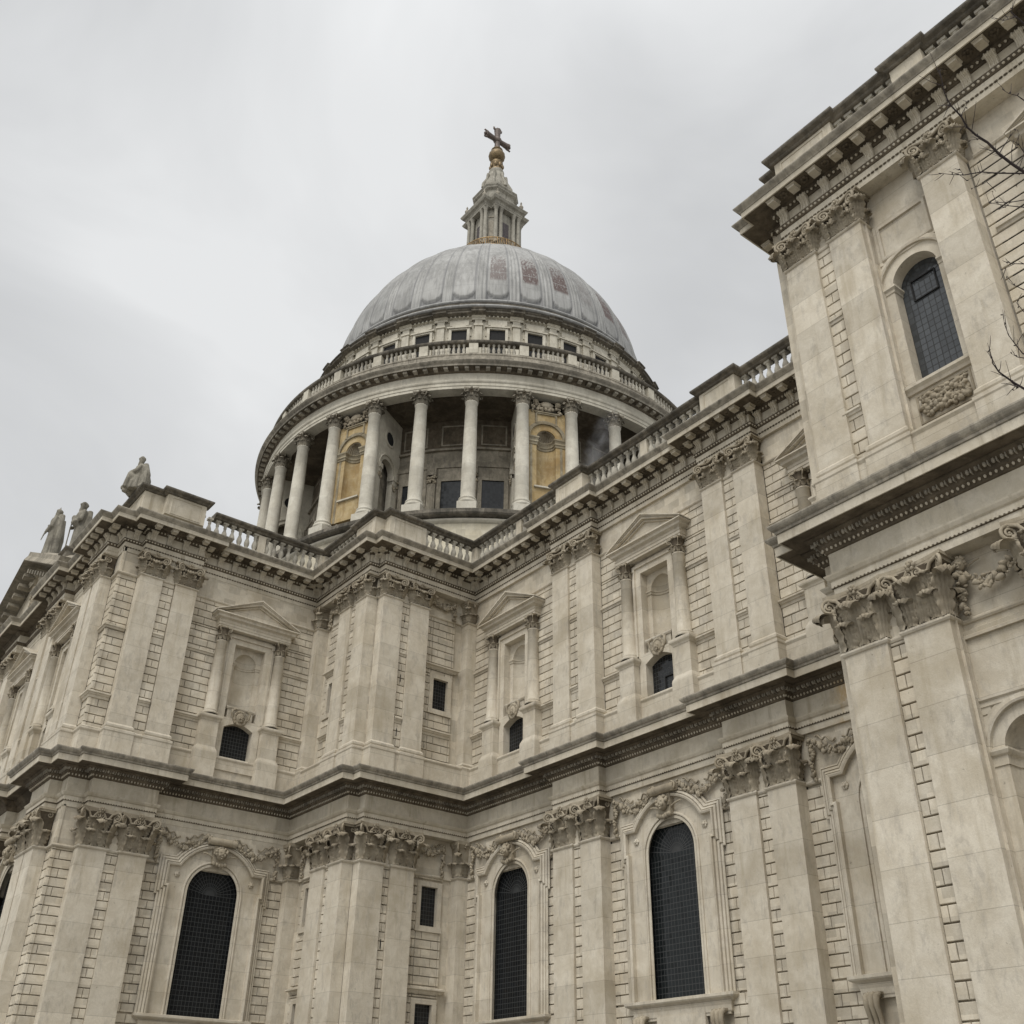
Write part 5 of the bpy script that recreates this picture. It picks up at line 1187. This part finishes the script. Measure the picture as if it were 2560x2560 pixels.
# ------------------------------------------------------------------ statues on the transept
def remesh(mb, name, mat, vox=.05):
    tm = mb.mesh(name + '_raw', mat); o_ = bpy.data.objects.new('tmp', tm); COL.objects.link(o_)
    md_ = o_.modifiers.new('r', 'REMESH'); md_.mode = 'VOXEL'; md_.voxel_size = vox; md_.use_smooth_shade = True
    s_ = o_.modifiers.new('s', 'SMOOTH'); s_.iterations = 2; s_.factor = .5
    dg = bpy.context.evaluated_depsgraph_get(); me_ = bpy.data.meshes.new_from_object(o_.evaluated_get(dg)); me_.name = name
    bpy.data.objects.remove(o_); bpy.data.meshes.remove(tm); me_.materials.clear(); me_.materials.append(mat); return me_
def robe(mb, H, w_, folds=9, lean=0., seed=1, depth=.75, prof=None):
    rr = random.Random(seed); rows = []
    prof = prof or [(0, 1.1), (.04, 1.15), (.2, 1.02), (.42, .92), (.55, .86), (.66, .95), (.76, 1.0), (.82, .86), (.86, .45), (.88, .3)]
    ph = [rr.uniform(0, 6) for _ in range(4)]
    for t, k in prof:
        fa = .10 * max(0, 1 - t / .7)
        rows.append([(w_ * k * math.cos(a) * (1 + fa * math.sin(folds * a + ph[0] + 3 * t) + .05 * math.sin(3 * a + ph[1])) , w_ * depth * k * math.sin(a) * (1 + fa * math.sin(folds * a + ph[2])) + lean * t, t * H) for a in [2 * PI * i / 48 for i in range(48)]])
    mb.grid(rows, closed_u=True); mb.add(rows[0], [tuple(range(47, -1, -1))]); mb.add(rows[-1], [tuple(range(48))])
def head(mb, x, y, z, r, beard=True, face=(0, -1)):
    f = Vector((face[0], face[1], 0)).normalized(); s = Vector((-f.y, f.x, 0)); c = Vector((x, y, z))
    mb.blob(c, r, .85, .95, 1.12, 12, 9); mb.tube([tuple(c - Vector((0, 0, r * 1.9))), tuple(c)], r * .55, 8)
    mb.blob(c + f * r * .92 + Vector((0, 0, -.05 * r)), r * .2, .8, .8, 1.4, 6, 5)
    for k in (-1, 1): mb.blob(c + f * r * .72 + s * k * r * .35 + Vector((0, 0, .18 * r)), r * .16, 1.2, 1.2, .6, 6, 4); mb.blob(c + s * k * r * .86, r * .2, .7, .7, 1.2, 6, 4)
    rr = random.Random(5)
    for _ in range(26):
        a = rr.uniform(0, 2 * PI); t = rr.uniform(.1, 1.2); v = Vector((math.cos(a) * math.sin(t), math.sin(a) * math.sin(t), math.cos(t)))
        if v.dot(f) > .72: continue
        mb.blob(c + v * r * 1.05, r * rr.uniform(.2, .34), seg=6, rings=4)
    if beard:
        for k in range(9): mb.blob(c + f * r * (.55 + .1 * (k % 3)) + s * (k % 3 - 1) * r * .3 + Vector((0, 0, -r * (.75 + .22 * (k // 3)))), r * .32, seg=6, rings=4)
def hand(mb, p, d, r=.1):
    d = Vector(d).normalized(); n = d.orthogonal().normalized(); mb.blob(p, r, 1, 1, 1, 8, 6)
    for k in range(4): q = Vector(p) + n * (k - 1.5) * r * .5; mb.tube([tuple(q), tuple(q + d * r * (1.5 - .15 * abs(k - 1.5)))], [r * .3, r * .2], 5)
    mb.tube([tuple(Vector(p) - n * r * .7), tuple(Vector(p) - n * r * 1.3 + d * r * .7)], [r * .3, r * .2], 5)
def statue(name, label, mb, loc, rz):
    me_ = remesh(mb, name, STAT); o_ = link(name, me_); o_['label'] = label; o_['category'] = 'statue'; o_['group'] = 'statues on the transept roof'
    o_.location = loc; o_.rotation_euler = (0, 0, rz); return o_
# cloaked figure on the top of the gable
s1 = MB(); robe(s1, 3.9, .78, 11, 0, 1); head(s1, 0, -.12, 3.72, .29, face=(0, -1))
s1.tube([(-.62, .1, 3.25), (-.74, -.2, 2.6), (-.35, -.62, 2.5), (0, -.7, 2.7)], [.22, .2, .16, .12], 10); hand(s1, (.03, -.72, 2.72), (1, -.1, .5))
s1.tube([(.62, .1, 3.25), (.78, -.1, 2.5), (.55, -.6, 2.1)], [.22, .2, .14], 10); hand(s1, (.5, -.66, 2.0), (-.2, -.4, -1)); s1.tube([(.5, -.68, 2.1), (.62, -.85, 1.35)], [.09, .05], 8)
s1.tube([(-.55, .3, 3.4), (-.9, .35, 1.9), (-.95, .3, .4)], [.26, .34, .3], 10); s1.tube([(.3, .42, 3.5), (.35, .6, 1.9), (.3, .55, .3)], [.3, .36, .34], 10)
s1.tube([(0, -.05, 3.95), (0, -.05, 4.3)], [.14, .03], 6); s1.blob((0, 0, 3.85), .34, 1, 1, .6)
statue('statue', 'tall cloaked stone statue on the top of the gable', s1, (-34.0, -18.75, 36.95), R(-35)).scale = (.74, .74, 1.06)
# bearded figure leaning a staff across the chest
s2 = MB(); robe(s2, 3.3, .62, 8, 0, 2, prof=[(0, .85), (.05, .9), (.25, .84), (.5, .82), (.58, .72), (.68, .9), (.78, 1.0), (.83, .85), (.87, .42), (.89, .3)]); head(s2, 0, -.1, 3.2, .27, face=(-.6, -1))
s2.tube([(-.55, 0, 2.72), (-1.05, -.1, 2.25), (-.62, -.5, 1.85)], [.19, .16, .12], 10); hand(s2, (-.56, -.54, 1.82), (1, -.1, .3))
s2.tube([(.55, 0, 2.72), (.66, -.2, 2.1), (.1, -.6, 1.95)], [.2, .17, .12], 10); hand(s2, (.04, -.62, 1.96), (-1, -.1, .1))
s2.tube([(-.62, -.55, .1), (-.5, -.58, 1.85), (-.05, -.6, 2.5)], .06, 8); s2.tube([(-.4, -.5, 2.5), (.5, -.45, 1.75)], [.2, .24], 8); s2.tube([(.45, .35, 2.8), (.55, .4, 1.6), (.5, .3, .8)], [.2, .28, .2], 8)
statue('statue', 'standing bearded stone statue with bent arm and staff beside the gable', s2, (-26.2, -18.75, 34.2), R(-5)).scale = (.92, .92, 1.1)
# seated figure with a beast at the knee
s3 = MB(); robe(s3, 2.1, .72, 8, .1, 3, depth=.8, prof=[(0, 1.3), (.1, 1.3), (.3, 1.15), (.45, .95), (.6, .8), (.75, .86), (.86, .85), (.93, .5), (1, .3)]); head(s3, 0, -.02, 2.38, .27, face=(-.5, -1))
s3.tube([(-.3, .1, .95), (-.45, -.75, 1.0), (-.5, -.95, .1)], [.36, .32, .26], 10); s3.tube([(.3, .1, .95), (.3, -.7, 1.0), (.3, -.9, .1)], [.36, .32, .26], 10)
s3.tube([(-.5, .1, 1.8), (-.72, -.3, 1.3), (-.5, -.8, 1.25)], [.2, .18, .13], 10); hand(s3, (-.5, -.85, 1.25), (0, -1, -.2)); s3.tube([(.5, .1, 1.8), (.66, -.3, 1.3), (.2, -.75, 1.3)], [.2, .18, .13], 10); hand(s3, (.15, -.8, 1.32), (-1, -.3, 0))
s3.tube([(.35, .4, 1.95), (.6, .65, 1.1), (.65, .6, .1)], [.28, .4, .45], 10); s3.tube([(-.35, .4, 1.95), (-.5, .7, 1.1), (-.5, .65, .1)], [.28, .4, .45], 10)
s3.blob((-1.1, -.9, .75), .36, .9, 1.1, 1, 10, 8); s3.tube([(-1.05, -.3, .3), (-1.08, -.8, .6)], [.4, .34], 10); s3.blob((-1.15, -1.25, .68), .18)
for k in range(14): a = k / 14 * 2 * PI; s3.blob((-1.08 + .34 * math.cos(a), -.78, .78 + .34 * math.sin(a)), .16, seg=6, rings=4)
statue('statue', 'seated stone statue with a beast at its knee on the corner parapet block', s3, (-15.55, -18.55, 33.75), R(-20)).scale = (.66, .66, .92)

# ------------------------------------------------------------------ steam drifting out of the colonnade
sm = bpy.data.materials.new('steam'); sm.use_nodes = True; t_ = sm.node_tree; t_.nodes.clear()
so_ = t_.nodes.new('ShaderNodeOutputMaterial'); pv = t_.nodes.new('ShaderNodeVolumePrincipled'); t_.links.new(pv.outputs[0], so_.inputs['Volume'])
pv.inputs['Color'].default_value = (.9, .9, .9, 1); pv.inputs['Anisotropy'].default_value = .2
tcn = t_.nodes.new('ShaderNodeTexCoord'); nz = t_.nodes.new('ShaderNodeTexNoise'); nz.inputs['Scale'].default_value = .8; nz.inputs['Detail'].default_value = 4; nz.inputs['Distortion'].default_value = .6; t_.links.new(tcn.outputs['Object'], nz.inputs['Vector'])
gr = t_.nodes.new('ShaderNodeVectorMath'); gr.operation = 'LENGTH'; mpn = t_.nodes.new('ShaderNodeMapping'); mpn.inputs['Scale'].default_value = (1 / 1.3, 1 / 1.3, 1 / 5.0); t_.links.new(tcn.outputs['Object'], mpn.inputs[0]); t_.links.new(mpn.outputs[0], gr.inputs[0])
fa = t_.nodes.new('ShaderNodeMapRange'); fa.inputs[1].default_value = 1.0; fa.inputs[2].default_value = .2; fa.inputs[3].default_value = 0; fa.inputs[4].default_value = 1; t_.links.new(gr.outputs['Value'], fa.inputs[0])
nr = t_.nodes.new('ShaderNodeMapRange'); nr.inputs[1].default_value = .45; nr.inputs[2].default_value = .75; nr.inputs[3].default_value = 0; nr.inputs[4].default_value = .9; t_.links.new(nz.outputs[0], nr.inputs[0])
mm = t_.nodes.new('ShaderNodeMath'); mm.operation = 'MULTIPLY'; t_.links.new(fa.outputs[0], mm.inputs[0]); t_.links.new(nr.outputs[0], mm.inputs[1]); t_.links.new(mm.outputs[0], pv.inputs['Density'])
st = MB(); st.blob((0, 0, 0), 1, 1.3, 1.3, 5.0, 20, 14); a_ = R(-11.25)
o_ = link('steam', st.mesh('steam', sm), kind='stuff'); o_.location = (DX + 21.6 * math.cos(a_), DY + 21.6 * math.sin(a_), 49.3); o_.rotation_euler = (R(-14), R(10), 0)
o_['label'] = 'wisp of white steam drifting from the colonnade below the dome'; o_['category'] = 'steam'

# ------------------------------------------------------------------ bare tree at the right
TREE = thing('bare_tree', 'bare winter tree with thin dark twigs reaching in from the right', 'tree', (37.6, -20.6, 0))
tr = MB(); base = Vector((37.6, -20.6, 0))
LIMBS = [([(0, 0, 0), (-.1, -.1, 1.6), (-.15, -.25, 3.2), (-.3, -.5, 5.0), (-.45, -.9, 6.6), (-.5, -1.3, 8.2), (-.6, -1.6, 9.8), (-.5, -1.7, 12)], [.19, .16, .14, .12, .09, .06, .045, .02])]
def rel(p): return Vector(p) - base
tm = MB(); tm.tube(*LIMBS[0], 10); link('trunk', tm.mesh('trunk', BARK), TREE)
TW = [([[36.26, -24.64, 9.11], [36.22, -24.75, 9.18], [36.19, -24.88, 9.25], [36.16, -24.99, 9.34], [36.13, -25.1, 9.4], [36.11, -25.19, 9.46], [36.11, -25.26, 9.54], [36.1, -25.37, 9.64], [36.11, -25.45, 9.72], [36.16, -25.55, 9.89]], 0.016), ([[36.11, -25.26, 9.54], [36.16, -25.26, 9.61], [36.21, -25.26, 9.67]], 0.004), ([[36.16, -24.99, 9.34], [36.13, -25.07, 9.36], [36.07, -25.13, 9.35]], 0.005), ([[36.19, -24.88, 9.25], [36.3, -24.85, 9.37], [36.37, -24.82, 9.44]], 0.005), ([[36.22, -24.75, 9.18], [36.27, -24.8, 9.28], [36.3, -24.78, 9.31]], 0.004), ([[36.11, -25.19, 9.46], [36.08, -25.22, 9.45], [36.05, -25.23, 9.42]], 0.003), ([[36.1, -25.37, 9.64], [36.09, -25.38, 9.63], [36.09, -25.41, 9.67]], 0.003), ([[36.18, -24.4, 9.34], [36.02, -24.6, 9.34], [35.94, -24.72, 9.35], [35.83, -24.84, 9.33], [35.76, -24.92, 9.33], [35.69, -25.03, 9.34]], 0.009), ([[36.02, -24.6, 9.34], [35.9, -24.67, 9.26], [35.83, -24.73, 9.22]], 0.005), ([[35.94, -24.72, 9.35], [35.88, -24.75, 9.31], [35.82, -24.8, 9.28]], 0.004), ([[35.83, -24.84, 9.33], [35.83, -24.87, 9.36], [35.81, -24.9, 9.36]], 0.003), ([[35.98, -23.99, 9.45], [35.89, -24.09, 9.43], [35.82, -24.18, 9.43], [35.76, -24.25, 9.42]], 0.006), ([[35.89, -24.09, 9.43], [35.83, -24.12, 9.38], [35.79, -24.15, 9.36]], 0.004), ([[36.62, -24.34, 11.2], [36.6, -24.42, 11.25], [36.59, -24.48, 11.29], [36.61, -24.48, 11.33]], 0.007), ([[36.6, -24.42, 11.25], [36.51, -24.51, 11.22], [36.45, -24.61, 11.25]], 0.005), ([[36.5, -24.78, 9.76], [36.48, -24.84, 9.79], [36.44, -24.91, 9.81], [36.42, -24.96, 9.83]], 0.006), ([[36.31, -24.62, 9.35], [36.31, -24.67, 9.41], [36.35, -24.73, 9.52]], 0.005), ([[35.69, -24.59, 6.98], [35.65, -24.69, 7.04], [35.62, -24.8, 7.1], [35.61, -24.87, 7.16], [35.64, -24.92, 7.26]], 0.011), ([[35.61, -24.87, 7.16], [35.63, -24.89, 7.21], [35.64, -24.94, 7.26]], 0.004), ([[35.65, -24.69, 7.04], [35.66, -24.64, 6.99], [35.63, -24.66, 6.97]], 0.005), ([[35.71, -24.44, 7.44], [35.7, -24.51, 7.5], [35.7, -24.59, 7.57], [35.71, -24.65, 7.65], [35.74, -24.69, 7.73]], 0.006), ([[35.7, -24.43, 7.41], [35.67, -24.47, 7.42], [35.65, -24.52, 7.44]], 0.005), ([[35.98, -24.53, 8.25], [35.92, -24.6, 8.25], [35.84, -24.67, 8.21]], 0.006), ([[35.92, -24.6, 8.25], [35.9, -24.64, 8.26], [35.88, -24.66, 8.26]], 0.003), ([[35.85, -24.37, 8.13], [35.81, -24.46, 8.16], [35.81, -24.53, 8.23]], 0.005), ([[35.74, -24.22, 8.02], [35.74, -24.27, 8.07], [35.75, -24.3, 8.12]], 0.005), ([[36.13, -24.54, 8.85], [36.03, -24.68, 8.86], [35.95, -24.8, 8.88]], 0.006)]
roots = {0: 7.2, 7: 7.4, 11: 7.6, 13: 9.2, 15: 8.0, 16: 7.4, 17: 5.4, 20: 6.0, 21: 6.0, 22: 6.6, 24: 6.4, 25: 6.4, 26: 7.0}
def trunk_at(z):
    P_, _ = LIMBS[0]
    for a, b in zip(P_, P_[1:]):
        if a[2] <= z <= b[2]: return Vector(a).lerp(Vector(b), (z - a[2]) / (b[2] - a[2]))
    return Vector(P_[-1])
rng = random.Random(11)
for i, (pts, r) in enumerate(TW):
    P_ = [rel(p) + Vector((rng.uniform(-.008, .008), rng.uniform(-.008, .008), rng.uniform(-.008, .008))) for p in pts]; n = len(P_); rad = [r * (1 - .75 * k / (n - 1)) for k in range(n)]
    if i in roots:
        t0 = trunk_at(roots[i]); d = P_[0] - t0; mid = [t0, t0 + d * .35 + Vector((.12, .1, .1)), t0 + d * .7 + Vector((.08, .06, .05))]; P_ = mid + P_; rad = [max(.035, r * 2), max(.025, r * 1.6), r * 1.2] + rad
    b = MB(); b.tube([tuple(p) for p in P_], rad, 6)
    for k in range(len(P_) - 1, max(0, len(P_) - n), -1):                                   # winter buds
        v = P_[k]; o2 = Vector((rng.uniform(-1, 1), rng.uniform(-1, 1), rng.uniform(-.3, 1))).normalized() * .02; b.tube([tuple(v), tuple(v + o2)], [.004, .006], 4)
        for _ in range(2 if r > .006 else 1):                                                 # side shoots
            d = (P_[k] - P_[k - 1]); Ld = max(.05, d.length); p0 = P_[k - 1].lerp(P_[k], rng.random()); q = (d.normalized() * .7 + Vector((rng.uniform(-1, 1), rng.uniform(-1, 1), rng.uniform(-.5, 1.1)))).normalized(); ln = rng.uniform(.05, .2) * (1.4 if r > .01 else .8)
            p1 = p0 + q * ln * .5 + Vector((0, 0, rng.uniform(-.01, .02))); p2 = p0 + q * ln + Vector((0, 0, rng.uniform(0, .03))); b.tube([tuple(p0), tuple(p1), tuple(p2)], [.0035, .0028, .0016], 4)
    link('branch' if i in roots else 'twig', b.mesh('branch', BARK), TREE)
